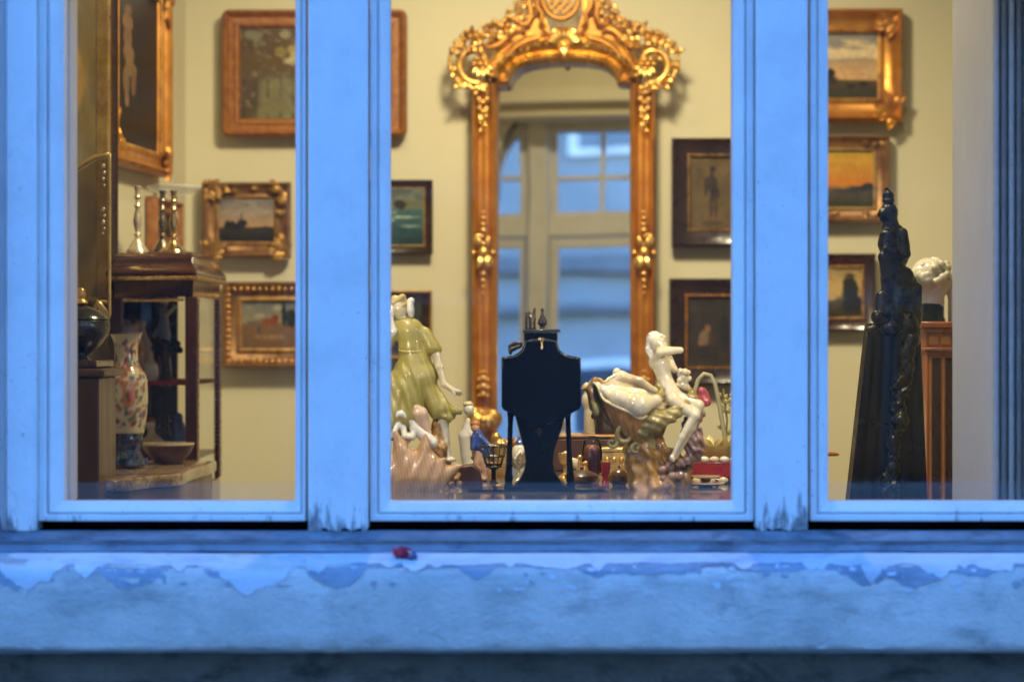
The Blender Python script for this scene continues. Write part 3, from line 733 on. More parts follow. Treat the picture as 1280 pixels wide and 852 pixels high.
OGEE = [(0, .25), (.05, .5), (.18, .62), (.3, .5), (.42, .3), (.62, .28), (.75, .36), (.85, .34), (.95, .15), (1, .08)]
HOLLOW = [(0, .2), (.04, .55), (.16, .7), (.28, .55), (.5, .30), (.72, .2), (.84, .26), (.93, .2), (1, .06)]
FLAT = [(0, .2), (.02, .42), (.12, .5), (.2, .42), (.75, .30), (.85, .28), (1, .1)]
# what each picture shows
def p_reflections(u, v):  # reflections in the glazing, painted as blobs of colour
    c = mixc(C3((104, 86, 62)), C3((78, 62, 48)), fbm(u, v, 5, 3)); g = fbm(u, v, 10, 4)
    c = mixc(c, C3((132, 130, 92)), sstep(.5, .6, v) * sstep(.06, .14, u - .12 * (1 - v)) * (.45 + .5 * g))
    c = mixc(c, C3((66, 62, 44)), sstep(.5, .62, v) * (np.sin(u * 75) > .5) * .6 * (g > .4))
    for cu, cv, ru, rv, col in ((.09, .08, .10, .05, (132, 132, 112)), (.30, .07, .05, .05, (168, 160, 130)), (.13, .16, .06, .04, (116, 112, 88)), (.37, .24, .07, .07, (176, 158, 90)), (.47, .22, .05, .08, (182, 168, 104)), (.27, .26, .05, .07, (150, 132, 74)), (.37, .36, .12, .045, (196, 186, 150)), (.36, .31, .04, .05, (200, 190, 150)), (.58, .24, .05, .1, (130, 110, 66)), (.5, .1, .06, .06, (140, 150, 124))):
        c = mixc(c, C3(col), blobm(u, v, cu, cv, ru * .8, rv, int(cu * 99), .9) * .75)
    c = mixc(c, C3((150, 140, 110)), sstep(.62, .72, fbm(u * 1.4, v, 22, 31)) * .5)
    return c * (1 + .5 * (fbm(u, v, 30, 33, 3) - .5))[..., None]
def land(sky0, sky1, hor, ground0, ground1, trees, seed, clouds=None, cl=(220, 210, 180)):
    def fn(u, v):
        n = fbm(u, v, 5, seed); c = mixc(C3(sky0), C3(sky1), v / hor + (n - .5) * .4)
        if clouds: c = mixc(c, C3(cl), sstep(.48, .68, fbm(u * .8, v * 1.6, 4, seed + 5)) * clouds * sstep(hor, hor * .5, v))
        hz = hor + .05 * (fbm(u, u * 0, 4, seed + 2) - .5); g = mixc(C3(ground0), C3(ground1), (v - hor) / (1 - hor) + .7 * (fbm(u, v, 12, seed + 3) - .5))
        c = mixc(c, g, sstep(-.012, .012, v - hz))
        for cu, cv, ru, rv, col in trees: c = mixc(c, mixc(C3(col), C3(col) * 1.7, fbm(u, v, 20, seed + 8) - .25), blobm(u, v, cu, cv, ru, rv, seed + int(cu * 50), .6))
        return c * (1 + .5 * (fbm(u * 2.2, v * .8, 26, seed + 21, 3) - .5))[..., None]
    return fn
p_mill = land((104, 112, 118), (176, 142, 106), .66, (62, 56, 44), (22, 24, 24), ((.22, .62, .13, .13, (34, 36, 34)), (.42, .58, .10, .12, (34, 34, 32)), (.34, .64, .1, .08, (30, 32, 30)), (.41, .45, .015, .12, (70, 60, 50)), (.8, .68, .2, .04, (40, 38, 34))), 11, .5, (170, 160, 150))
p_village = land((98, 104, 106), (150, 140, 116), .46, (124, 96, 64), (112, 84, 56), ((.45, .44, .16, .10, (126, 74, 48)), (.58, .38, .07, .12, (120, 60, 36)), (.74, .30, .05, .26, (28, 34, 26)), (.86, .36, .12, .2, (34, 40, 30)), (.2, .46, .14, .05, (100, 90, 80)), (.5, .75, .3, .05, (136, 108, 76)), (.3, .6, .02, .08, (60, 50, 60))), 23, .4)
p_sea = land((70, 82, 76), (110, 112, 88), .36, (64, 100, 104), (30, 52, 58), ((.3, .42, .35, .02, (170, 180, 160)), (.7, .5, .28, .02, (150, 166, 152)), (.35, .56, .25, .015, (160, 172, 160)), (.62, .28, .12, .09, (46, 44, 36)), (.8, .66, .2, .02, (120, 140, 134))), 37, .5, (140, 140, 110))
p_sheep = land((128, 136, 140), (206, 164, 116), .70, (92, 74, 44), (46, 42, 28), ((.50, .72, .16, .09, (50, 42, 34)), (.57, .60, .05, .09, (40, 34, 30)), (.76, .80, .05, .04, (34, 30, 26)), (.86, .77, .05, .05, (36, 30, 24)), (.66, .90, .4, .06, (52, 52, 30))), 41, .9, (226, 206, 168))
p_sunset = land((186, 150, 46), (200, 120, 40), .62, (84, 72, 40), (50, 50, 34), ((.78, .68, .2, .07, (52, 50, 34)), (.95, .64, .1, .08, (44, 44, 30)), (.5, .64, .3, .02, (150, 104, 56)), (.35, .68, .12, .05, (58, 54, 36))), 53, .3, (220, 176, 70))
p_misty = land((146, 124, 84), (196, 164, 100), .58, (96, 80, 52), (34, 32, 24), ((.86, .45, .12, .35, (34, 34, 26)), (.92, .75, .2, .2, (26, 26, 20)), (.5, .62, .3, .04, (110, 96, 62)), (.55, .56, .16, .1, (176, 150, 96))), 67, .4, (210, 180, 120))
def p_dark(bgc, figs, seed, w=None):
    def fn(u, v):
        n = fbm(u, v, 5, seed); c = mixc(C3(bgc), C3(bgc) * .5, n * 1.4 - .2)
        for cu, cv, ru, rv, col in figs: c = mixc(c, mixc(C3(col), C3(col) * .55, fbm(u, v, 16, seed + 3)), blobm(u, v, cu, cv, ru, rv, seed + int(cv * 70), .35))
        return c * (1 + .6 * (fbm(u, v * 1.6, 24, seed + 21, 3) - .5))[..., None]
    return fn
p_soldier = p_dark((112, 92, 58), ((.52, .40, .12, .17, (58, 50, 38)), (.46, .36, .07, .12, (66, 54, 40)), (.56, .52, .12, .12, (52, 46, 36)), (.50, .22, .06, .07, (70, 54, 40)), (.51, .16, .085, .035, (40, 36, 32)), (.47, .68, .05, .2, (78, 62, 44)), (.58, .70, .05, .2, (84, 64, 44)), (.36, .42, .05, .16, (60, 50, 38)), (.5, .93, .3, .03, (84, 66, 42))), 71)
p_seated = p_dark((66, 58, 44), ((.36, .60, .13, .13, (136, 116, 88)), (.44, .46, .08, .07, (150, 104, 70)), (.30, .66, .08, .05, (150, 110, 80)), (.52, .62, .08, .12, (84, 62, 46)), (.40, .80, .22, .12, (58, 50, 40)), (.8, .5, .12, .3, (50, 48, 38))), 83)
p_small = p_dark((60, 64, 56), ((.45, .4, .3, .14, (96, 110, 104)), (.5, .75, .4, .14, (66, 50, 34)), (.62, .5, .08, .2, (38, 36, 30))), 91)
p_nymph = p_dark((26, 30, 32), ((.34, .16, .09, .035, (136, 100, 72)), (.33, .24, .13, .06, (150, 118, 88)), (.33, .33, .11, .06, (146, 114, 84)), (.36, .43, .13, .07, (158, 126, 94)), (.40, .52, .15, .05, (150, 118, 88)), (.30, .60, .08, .10, (140, 110, 80)), (.46, .60, .06, .10, (132, 102, 74)), (.32, .72, .05, .05, (170, 130, 94)), (.7, .8, .3, .1, (36, 40, 40))), 97)
p_portrait = p_dark((132, 116, 76), ((.35, .34, .36, .16, (196, 162, 84)), (.55, .42, .3, .1, (178, 140, 70)), (.4, .62, .5, .12, (120, 110, 84)), (.6, .8, .5, .14, (96, 84, 60)), (.3, .1, .4, .1, (104, 90, 60))), 103)
p_tinydark = p_dark((44, 44, 40), ((.5, .45, .3, .3, (70, 62, 50)),), 107)
D = 5.975
picture('carved red brown frame with rounded corners round dim glazing with painted reflections', 278, 13, 509, 172, D, 24, OGEE, M['redwood'], p_reflections, round_=9, seed=2)
picture('small gilt leaf-carved frame with a dusk windmill landscape', 253, 228, 364, 323, D, 21, HOLLOW, M['gilt_brown'], p_mill, orn=(16, M['gilt_dull']), corners=M['gilt_dull'], lip=(.82, 1.0, .2, M['gilt_dull']), seed=3)
picture('broad gilt frame with bright bead rows round a red roofed village scene', 278, 352, 398, 460, D, 25, HOLLOW, M['gilt_brown'], p_village, beads=(.36, .13, M['gilt'], .5), lip=(.78, 1.0, .24, M['gilt_dull']), seed=4)
picture('small narrow dark frame with gold outer line round a stormy teal seascape', 440, 225, 541, 318, D, 12, FLAT, M['black_frame'], p_sea, lip=(.80, .98, .3, M['gilt_pale']), seed=5)
picture('small dark framed picture on the wall behind the lady in green', 440, 363, 540, 448, D, 14, FLAT, M['black_frame'], p_small, lip=(.0, .2, .5, M['gilt_dull']), seed=6)
picture('black frame with gilt bead slip round a standing figure, upper of the two black ones', 839, 173, 941, 309, D, 25, FLAT, M['black_frame'], p_soldier, beads=(.86, .085, M['gilt_dull'], .3), seed=7)
picture('black frame with orange bead slip round a seated figure, lower of the two black ones', 836, 348, 940, 481, D, 25, FLAT, M['black_frame'], p_seated, beads=(.86, .085, M['gilt_mould'], .3), seed=8)
picture('wide gilt frame with carved corners round a cloudy pasture landscape', 930, 12, 1127, 154, D, 31, HOLLOW, M['gilt_mould'], p_sheep, corners=M['gilt'], lip=(.8, 1.0, .22, M['gilt']), orn=(10, M['gilt_mould']), seed=9)
picture('brown gilt frame with an orange sunset over dark fields', 950, 170, 1111, 279, D, 21, HOLLOW, M['gilt_brown'], p_sunset, lip=(.74, .95, .26, M['gilt_pale']), orn=(8, M['gilt_brown']), seed=10)
picture('dark brown frame with gilt bead slip round a misty pale river view', 962, 317, 1094, 414, D, 19, FLAT, M['mahog'], p_misty, beads=(.86, .11, M['gilt'], .32), seed=11)
# the pictures on the side wall
def side(dm, py, off=.0):
    u = Vector((.1, 1, 0)).normalized(); nrm = Vector((1, -.1, 0)).normalized()
    m = Matrix(((u.x, -nrm.x, 0, 0), (u.y, -nrm.y, 0, 0), (0, 0, 1, 0), (0, 0, 0, 1)))
    m.translation = Vector((LWX(dm), dm - CD, ZC - (py - 426) * dm / F)) + nrm * off; return m
picture('tall red gilt frame on the side wall showing a pale nude on black', 0, 0, 0, 0, 5.45, 30, OGEE, M['gilt_mould'], p_nymph, matrix=side(5.44, 85, .012), w=.50, h=.46, corners=M['gilt_mould'], beads=(.92, .06, M['gilt'], .28), orn=(10, M['gilt_mould']), seed=12)
picture('large old portrait with gold inner strip beside the pane edge', 0, 0, 0, 0, 5.0, 44, FLAT, M['black_frame'], p_portrait, matrix=side(4.88, 130, .012), w=.62, h=.92, lip=(.80, 1.0, .42, M['gilt_pale']), seed=13)
picture('tiny red brown frame on the side wall behind the candlesticks', 0, 0, 0, 0, 5.75, 20, OGEE, M['redwood'], p_tinydark, matrix=side(5.72, 282, .008), w=.26, h=.125, seed=14)

# ------------------------------------------------------------------ tall gilt mirror
DM = 5.94
UM = DM / F
def q(x, y, o=0.0): return P(x, y, DM) + Vector((0, -o * UM, 0))    # o: pixels out from the wall
mir = thing('mirror', 'tall rococo mirror in a carved gilt frame with pierced crest', 'mirror', P(704, 545, DM))
CX = 704
def arch_path():
    """inner edge of the frame, from the foot of one stile over the arched head to the other"""
    half = [(84, 545), (84, 108), (70, 106)]
    arc = [(68, 101), (65, 95), (60, 89), (53, 84.5), (44, 81.3), (34, 79.2), (22, 78), (10, 77.4)]
    L = half + arc; return [(CX - dx, y) for dx, y in L] + [(CX + dx, y) for dx, y in reversed(L)]
AP = arch_path()
gp = [(CX - 86, 548)] + [(CX - 86, 106), (CX - 70, 104)] + [(CX - dx, y - 2) for dx, y in ((65, 94), (53, 83), (34, 77), (10, 75))]
gp = gp + [(2 * CX - x, y) for x, y in reversed(gp)]
# glass: a slightly turned and leaning plate
yaw, pitch = math.tan(rad(3.85)), math.tan(rad(2.3))
NX, NZ = 14, 30
mb = MB(); rows = []
for i in range(NZ + 1):
    z = 72 + (548 - 72) * i / NZ; rows.append([q(x, z, (x - CX) * yaw + (300 - z) * -pitch + 4) for x in np.linspace(CX - 86, CX + 86, NX + 1)])
mb.grid(rows); glass = mb
def sweep(path, prof, closed=False):
    n = len(path); loops = []
    nor = []
    for i in range(n):
        a = Vector(path[max(i - 1, 0)]); b = Vector(path[min(i + 1, n - 1)]); p = Vector(path[i])
        e1 = (p - a).normalized() if i > 0 else (b - p).normalized(); e2 = (b - p).normalized() if i < n - 1 else e1
        n1 = Vector((e1.y, -e1.x)); n2 = Vector((e2.y, -e2.x)); m = (n1 + n2); m = m.normalized() if m.length > .05 else n1
        nor.append(m / max(.55, m.dot(n1)))
    for t, o in prof: loops.append([q(path[i][0] + nor[i].x * t, path[i][1] + nor[i].y * t, o) for i in range(n)])
    mb = MB(); mb.loops(loops, close=False); return mb
STILE = [(-1, -28), (-1, 16), (0, 22), (3, 26), (6, 24), (7.5, 18), (10, 16), (13, 17), (15, 18.5), (17, 17), (20, 16), (22.5, 18), (24, 23), (27, 26), (30, 20), (30.5, -28)]
left_foot = [(CX - 84, 552), (CX - 84, 118)]
part('stile', sweep([(CX - 84, 556), (CX - 84, 330), (CX - 84, 106)], STILE), M['gilt_mould'], mir, 60)
part('stile', sweep([(CX + 84, 106), (CX + 84, 330), (CX + 84, 556)], STILE), M['gilt_mould'], mir, 60)
ARCHP = [(-1.5, -28), (-1.5, 24), (0, 27), (3, 30), (5, 29), (6.5, 25), (9, 26), (13, 34), (18, 38), (21, 36), (22, 31), (25, 31), (27, 34), (30, 33), (32, 28), (32, -28)]
ap = [(CX - 84, 107), (CX - 69.5, 106)] + [(CX - dx, y) for dx, y in ((67, 99), (62, 91.5), (54, 85), (44, 81.3), (33, 79), (20, 77.8), (8, 77.2))]
ap = ap + [(2 * CX - x, y) for x, y in reversed(ap)]
part('arched_moulding', sweep(ap[1:-1], ARCHP), M['gilt'], mir, 60)
part('corner_step', sweep(ap[:2] + [], ARCHP[:9]), M['gilt'], mir, 60); part('corner_step', sweep(ap[-2:], ARCHP[:9]), M['gilt'], mir, 60)
part('bottom_rail', sweep([(CX + 84, 549), (CX - 84, 549)], STILE), M['gilt_mould'], mir, 60)
mb = MB(); mb.prism([(q(CX + dx, 0, 0).x, q(0, y, 0).z) for dx, y in ((-112, 556), (-112, 110), (-122, 92), (-112, 60), (-70, 44), (-55, 20), (-40, -22), (40, -22), (55, 20), (70, 44), (112, 60), (122, 92), (112, 110), (112, 556))], q(0, 0, 0).y + .002, 6.0 - CD - .002)
part('mirror_glass', glass, M['mirror'], mir, 180)
rg = random.Random(12)
leafs = {1: MB(), -1: MB()}; berries = MB()
def XL(s, dx, y, o=0): return q(CX + s * dx, y, o)
# carved crest: pierced backing, scrolls, leaves, flowers
for s in (-1, 1):
    qq = lambda x, y, o, s=s: q(CX + s * x, y, 26 + o)
    # side volute: a big C scroll with an open ring outside it and a pierced rim
    vol = MB()
    scroll(vol, (109, 83), 25, rad(250), .92, 5.2, qq, 26, .8, .42)
    scroll(vol, (108, 80), 34, rad(-100), .58, 2.8, qq, 20, .8, .95, False)
    for k in range(13):
        a = rad(-105 + k * 18); vol.ball(qq(108 + 33 * math.cos(a), 79 - 36 * math.sin(a), 2 + rg.uniform(-2, 3)), rg.uniform(2.2, 4.3) * UM, 7)
    part('volute', vol, M['gilt'], mir, 180)
    vl = MB()
    for k in range(30):
        a = rad(rg.uniform(-120, 130)); r_ = rg.uniform(20, 33); b = a + rg.uniform(-1.1, 1.1); L = rg.uniform(7, 13); x, y = 108 + r_ * math.cos(a), 80 - r_ * 1.08 * math.sin(a)
        vl.leaf(qq(x, y, 3), qq(x + L * math.cos(b), y - L * math.sin(b), rg.uniform(4, 9)), L * .3 * UM, .4, 5)
    part('volute_leaf', vl, M['gilt'], mir, 60, stuff=True)
    # a flower inside the volute
    fl = MB()
    for k in range(6): a = k * PI / 3; fl.ball(qq(104 + 7 * math.cos(a), 84 - 7 * math.sin(a), 6), 4.0 * UM, 7)
    fl.ball(qq(104, 84, 10), 4 * UM, 7)
    for k in range(5): a = rad(200 + k * 30); fl.leaf(qq(102, 86, 3), qq(102 + 17 * math.cos(a), 86 - 17 * math.sin(a), 6), 4 * UM, .3, 4)
    part('rosette', fl, M['gilt'], mir, 180)
    # husk chain hanging down the stile under the volute
    hk = MB()
    for k, (y, r) in enumerate(((116, 7.5), (128, 8), (139, 7), (149, 6), (157, 4.6), (164, 3.2))):
        for e in (-1, 1): hk.ball(XL(s, 100 + e * r * .62 + (0 if k else 3), y - 1, 27), (r * .6 * UM, r * .6 * UM, r * .66 * UM), 7)
        hk.ball(XL(s, 100, y + 3, 29), r * .55 * UM, 7)
        hk.leaf(XL(s, 100, y - 4, 26), XL(s, 100 + (6 if k % 2 else -6), y + 6, 27), r * .4 * UM, .3, 4)
    part('husk_drop', hk, M['gilt'], mir, 180)
    # middle cartouche on the stile
    ct = MB(); qs = lambda x, y, o, s=s: q(CX + s * (99.5 + x), y, 25 + o)
    scroll(ct, (4, 300), 9, rad(200), .8, 3.0, qs, 14, .8, .5); scroll(ct, (-4, 330), 9, rad(20), .8, 3.0, qs, 14, .8, .5)
    ct.ball(qs(0, 316, 4), (7 * UM, 6 * UM, 8 * UM), 9)
    for k in range(4): a = k * PI / 2; ct.ball(qs(12 * math.cos(a), 317 - 11 * math.sin(a), 3), 4.3 * UM, 7)
    for k, (y, r) in enumerate(((267, 3), (274, 4), (282, 4.6), (289, 5), (343, 4.6), (351, 4), (359, 3), (366, 2.2))): ct.ball(qs(0, y, 1), (r * 1.15 * UM, r * UM, r * .9 * UM), 7)
    for a in (-60, -120, 60, 120): ct.leaf(qs(0, 317, 1), qs(15 * math.cos(rad(a)), 317 - 24 * math.sin(rad(a)), 3), 4.5 * UM, .3, 5)
    part('stile_cartouche', ct, M['gilt'], mir, 180)
    # heavy cluster at the foot of the stile
    ft = MB()
    for k, (y, r) in enumerate(((464, 4), (472, 5.5), (482, 6.2), (492, 5.5))):
        ft.ball(qs(0, y, 2), (r * 1.0 * UM, r * .8 * UM, r * .8 * UM), 7)
        for e in (-1, 1): ft.ball(qs(e * r * .9, y + 2, 1), r * .62 * UM, 7)
    scroll(ft, (7, 518), 14, rad(190), .85, 4.5, qs, 16, .8, .4); scroll(ft, (-7, 520), 14, rad(-10), -.85, 4.5, qs, 16, .8, .4)
    ft.ball(qs(0, 524, 6), (9 * UM, 8 * UM, 8 * UM), 9)
    for k in range(7): a = rad(200 + 24 * k); ft.leaf(qs(0, 512, 2), qs(22 * math.cos(a), 512 - 26 * math.sin(a), 5), 5.5 * UM, .3, 5)
    part('foot_cluster', ft, M['gilt'], mir, 180)
    # raking S scrolls from the volute up to the crest
    sc = MB()
    qk = lambda dx, y, o: qq(dx, y, o)
    S1 = [(104, 62), (92, 64), (80, 60), (70, 50), (62, 42), (54, 40), (46, 44)]
    sc.tube([qk(x, y, 6) for x, y in S1], [UM * r for r in (2, 3.6, 4.6, 4.8, 4.2, 3.4, 2)], 8, .8)
    S2 = [(58, 26), (52, 36), (44, 34), (40, 24), (42, 10), (46, -6), (44, -20)]
    sc.tube([qk(x, y, 9) for x, y in S2], [UM * r for r in (2, 3.4, 4, 4.2, 4, 3.6, 3)], 8, .8)
    S3 = [(22, 40), (28, 32), (27, 22), (33, 14), (34, 0), (30, -16)]
    sc.tube([qk(x, y, 12) for x, y in S3], [UM * r for r in (2, 3.2, 3.4, 3.6, 3.6, 3)], 8, .8)
    S4 = [(20, 44), (32, 52), (46, 56), (60, 64), (72, 78), (80, 92)]
    sc.tube([qk(x, y, 13) for x, y in S4], [UM * r for r in (2, 3, 3.6, 3.6, 3.4, 3)], 8, .8)
    scroll(sc, (64, 30), 12, rad(160), .9, 4.2, qq, 16, .8, .3); scroll(sc, (86, 44), 11, rad(30), .9, 3.8, qq, 16, .8, .3)
    scroll(sc, (76, 76), 9, rad(120), .8, 3.0, qq, 14, .8, .3)
    part('crest_scroll', sc, M['gilt_mould'], mir, 180)
    # leaves along the rake
    lf = MB()
    spine = [(128, 62), (118, 48), (106, 42), (94, 37), (82, 32), (72, 25), (62, 16), (54, 4), (50, -8)]
    for i in range(84):
        t = rg.random() * (len(spine) - 1.01); j = int(t); f = t - j
        bx_ = spine[j][0] * (1 - f) + spine[j + 1][0] * f; by_ = spine[j][1] * (1 - f) + spine[j + 1][1] * f
        inw = rg.uniform(0, 22); bx_ -= inw * (.7 if by_ < 60 else 1); by_ += inw * (.8 if by_ < 60 else 0)
        a = rg.uniform(0, 2 * PI); L = rg.uniform(6, 13)
        lf.leaf(qq(bx_, by_, rg.uniform(0, 6)), qq(bx_ + L * math.cos(a), by_ - L * math.sin(a), rg.uniform(3, 10)), L * .27 * UM, .35, 5)
    for i in range(24):
        x = 14 + i * 2.9; y = 62 + (x / 80) ** 2 * 30 - 4
        a = rg.uniform(0, PI); L = rg.uniform(5, 10); lf.leaf(qq(x, y, 14), qq(x + L * math.cos(a), y - L * math.sin(a), 16), L * .3 * UM, .35, 4)
    part('leafwork', lf, M['gilt'], mir, 60, stuff=True)
    br = MB()
    for i in range(42):
        t = rg.random() * (len(spine) - 1.01); j = int(t); f = t - j; inw = rg.uniform(-3, 16)
        br.ball(qq(spine[j][0] * (1 - f) + spine[j + 1][0] * f - inw * .6, spine[j][1] * (1 - f) + spine[j + 1][1] * f + inw * .5, rg.uniform(5, 12)), rg.uniform(2.0, 4.4) * UM, 7)
    part('berry_cluster', br, M['gilt'], mir, 180, stuff=True)
    bk = MB(); bk.prism([(q(CX + s * dx, 0, 0).x, q(0, y, 0).z) for dx, y in ((18, 60), (44, 66), (66, 78), (78, 98), (92, 104), (98, 96), (88, 82), (84, 64), (96, 56), (88, 46), (70, 40), (62, 46), (50, 44), (40, 30), (34, 8), (34, -24), (20, -24), (24, 20), (18, 40))], q(0, 0, 24).y, q(0, 0, 14).y)
    part('crest_ground', bk, M['gilt_mould'], mir, 30)
# middle: pierced lattice shield, shell and palmette
lt = MB()
for k in range(-4, 5):
    for sl in (-1, 1):
        pts = []
        for t in np.linspace(-1, 1, 9):
            x, y = k * 10.5 + sl * t * 24, 4 - t * 24
            if (x / 21) ** 2 + ((y - 4) / 23) ** 2 < 1: pts.append(q(CX - 4 + x, y, 30 + 2 * sl))
        if len(pts) > 1: lt.tube(pts, 1.45 * UM, 6)
part('lattice', lt, M['gilt_mould'], mir, 60, stuff=True)
rim = MB(); rim.tube([q(CX - 4 + 22 * math.cos(a), 3 - 25 * math.sin(a), 33) for a in np.linspace(0, 2 * PI, 36)], 3.4 * UM, 8); part('shield_rim', rim, M['gilt_mould'], mir, 60)
sh = MB()
for k in range(9):
    a = rad(200 + k * 17.5); sh.leaf(q(CX, 40, 32), q(CX + 21 * math.cos(a), 42 - 17 * math.sin(a), 36), 4 * UM, .35, 5)
    a = rad(20 + k * 17.5); sh.leaf(q(CX, 62, 36), q(CX + 24 * math.cos(a), 60 - 18 * math.sin(a), 40), 4 * UM, .35, 5)
sh.ball(q(CX, 46, 38), 6 * UM, 8); sh.ball(q(CX, 62, 42), 6 * UM, 8); sh.leaf(q(CX, 58, 40), q(CX, 79, 42), 7 * UM, .3, 5)
part('palmette', sh, M['gilt'], mir, 60)
# ------------------------------------------------------------------ the corner with the vitrine
def L(prof, d):                       # (radius px, row px) pairs, top to bottom -> lathe profile in metres (foot up)
    u = d / F; zb = prof[-1][1]
    return [(r * u, (zb - y) * u) for r, y in reversed(prof)]
def lathe_part(name, cx, prof, d, mat, parent, n=28, sx=1, sy=1, ang=60, wob=None):
    mb = MB(); c = P(cx, prof[-1][1], d); mb.lathe(c, L(prof, d), n, sx, sy, wob); return part(name, mb, mat, parent, ang)
DV = 5.12; uv = DV / F
zm = P(0, 578, 4.9).z                # marble top height
vit = thing('display_cabinet', 'dark mahogany glass cabinet with domed top and red velvet shelves', 'cabinet', (P(200, 0, DV).x, DV - CD + .1, .03))
# plan: front edge left and right, right side turns back
A_, B_, C_ = P(143, 0, 5.06), P(241, 0, 5.0), P(274, 0, 5.42)
D_ = A_ + (C_ - B_)
PL = [Vector((p.x, p.y, 0)) for p in (A_, B_, C_, D_)]
ctr = sum(PL, Vector()) / 4
zv = lambda y: P(0, y, DV).z
def ring(z, grow): return [Vector((ctr.x + (p.x - ctr.x) * (1 + grow), ctr.y + (p.y - ctr.y) * (1 + grow), z)) for p in PL]
mb = MB(); mb.loops([ring(zv(348), .03), ring(zv(346.6), .14), ring(zv(343), .16), ring(zv(339), .13), ring(zv(335), .06), ring(zv(331), .03), ring(zv(326), .025), ring(zv(321), -.01), ring(zv(318), -.06), ring(zv(316), -.14), ring(zv(315.4), -.3)], True, True); part('domed_top', mb, M['mahog'], vit, 50, .003)
mb = MB(); mb.loops([ring(zv(352), .02), ring(zv(351.5), .17), ring(zv(349), .19), ring(zv(347), .17), ring(zv(346.5), .02)], True, True); part('brass_moulding', mb, M['brassline'], vit, 30)
mb = MB(); mb.loops([ring(zv(372), .005), ring(zv(352.4), .02)], True, True); part('frieze', mb, M['mahog'], vit, 30)
mb = MB(); mb.loops([ring(.035, .02), ring(zv(606), .02)], True, True); part('base', mb, M['mahog'], vit, 30, .003)
for i, p in enumerate(PL):
    c = ctr + (p - ctr) * .96; mb = MB(); w = .0125 if i != 2 else .006
    mb.box((c.x - w, c.y - w, zv(606)), (c.x + w, c.y + w, zv(372))); po = part('corner_post', mb, M['mahog'], vit, 30, .002)
    if i == 2:
        mb = MB()
        for k in range(40):
            if k % 9 < 6: mb.ball((c.x - .2 * w, c.y - w - .001, zv(376 + k * 5.8)), .0019, 6)
        part('brass_beading', mb, M['silver'], po, 180, stuff=True)
    if i in (1, 2):
        mb = MB(); mb.box((c.x + w + .0008, c.y - w * .4, zv(604)), (c.x + w + .003, c.y + w * .4, zv(374))); part('brass_strip', mb, M['brassline'], po, 30)
mb = MB()
for a, b in ((A_, B_),): mb.tube([Vector((A_.x + .02, A_.y - .004, zv(376))), Vector((B_.x - .02, B_.y - .004, zv(376)))], .003, 6)
part('door_rail', mb, M['brassline'], vit, 30)
for y in (478, 571):
    mb = MB(); mb.loops([ring(zv(y + 2.2), -.07), ring(zv(y - 2.2), -.07)], True, True); part('shelf', mb, M['velvet'], vit, 30)
for i, (a, b) in enumerate(((PL[0], PL[1]), (PL[1], PL[2]), (PL[3], PL[0]))):
    mb = MB(); a_ = ctr + (a - ctr) * .965; b_ = ctr + (b - ctr) * .965
    mb.add([(a_.x, a_.y, zv(604)), (b_.x, b_.y, zv(604)), (b_.x, b_.y, zv(373)), (a_.x, a_.y, zv(373))], [(0, 1, 2, 3)]); part('glass_panel', mb, M['clear'], vit, None)
mb = MB(); a_ = ctr + (PL[3] - ctr) * .955; b_ = a_ + (PL[2] - PL[3]) * .42; mb.add([(a_.x, a_.y, zv(604)), (b_.x, b_.y, zv(604)), (b_.x, b_.y, zv(373)), (a_.x, a_.y, zv(373))], [(0, 1, 2, 3)]); part('back_panel', mb, M['mahog'], vit, None)
# what stands in it
def trinket(name, label, cat, cx, by, d, parts, group=None):
    r = thing(name, label, cat, P(cx, by, d), group); return r
def in_case(y): return zv(y)
r = thing('lidded_jar', 'small white lidded jar on the upper red shelf', 'jar', P(188, 475.5, DV + .02))
lathe_part('body', 188, [(5, 452), (9, 455), (10, 462), (10, 470), (8, 475.5)], DV + .02, M['white_ch'], r)
lathe_part('lid', 188, [(.6, 440), (1.6, 443), (1, 446), (4, 449), (6.5, 452)], DV + .02, M['white_ch'], r)
r = thing('figurine', 'dark bronze figure with spread branches on the upper shelf', 'figurine', P(208, 475.5, DV + .08))
rg = random.Random(5)
prims = [('c', (208, 475, 0), (208, 462, 0), 9, 5), ('c', (208, 462, 0), (206, 438, 0), 5, 6), ('s', (204, 428, 0), 5)]
for k in range(9):
    a = rad(20 + k * 17); x1, y1 = 207 + 20 * math.cos(a) * rg.uniform(.7, 1.1), 446 - 24 * math.sin(a) * rg.uniform(.6, 1.2); prims += [('c', (207, 446, 0), (x1, y1, rg.uniform(-6, 6)), 2.4, 1.4), ('s', (x1, y1, 0), rg.uniform(2.5, 4.5))]
clay('body', prims, DV + .08, M['bronze'], r, 1.3, 2)
r = thing('figurine', 'blue robed china figure with pink arms on the upper shelf', 'figurine', P(205, 475.5, DV + .16))
clay('robe', [('c', (206, 474, 0), (206, 415, 0), 9, 6), ('c', (206, 418, 0), (204, 384, 0), 6.5, 5), ('c', (204, 402, 0), (193, 420, 0), 4, 3)], DV + .16, pm('slate blue glaze', (.34, .38, .46), (.22, .26, .36), 20, .25), r, 1.5, 3)
clay('body', [('s', (205, 376, 0), 6), ('c', (208, 394, -4), (218, 384, -5), 3.2, 2.4), ('s', (219, 383, -5), 3)], DV + .16, M['white_ch'], r, 1.3, 2)
r = thing('figurine', 'pale china bust of a woman on the lower shelf', 'figurine', P(191, 569, DV + .02))
clay('body', [('e', (191, 556, 0), (15, 13, 10)), ('c', (190, 548, 0), (189, 537, 0), 7, 4), ('s', (188, 531, 0), 6.5)], DV + .02, M['cream_ch'], r, 1.3, 3)
clay('hair', [('e', (187, 526, 2), (7.5, 6, 7)), ('s', (183, 532, 3), 4)], DV + .02, M['brown_ch'], r, 1.2, 2)
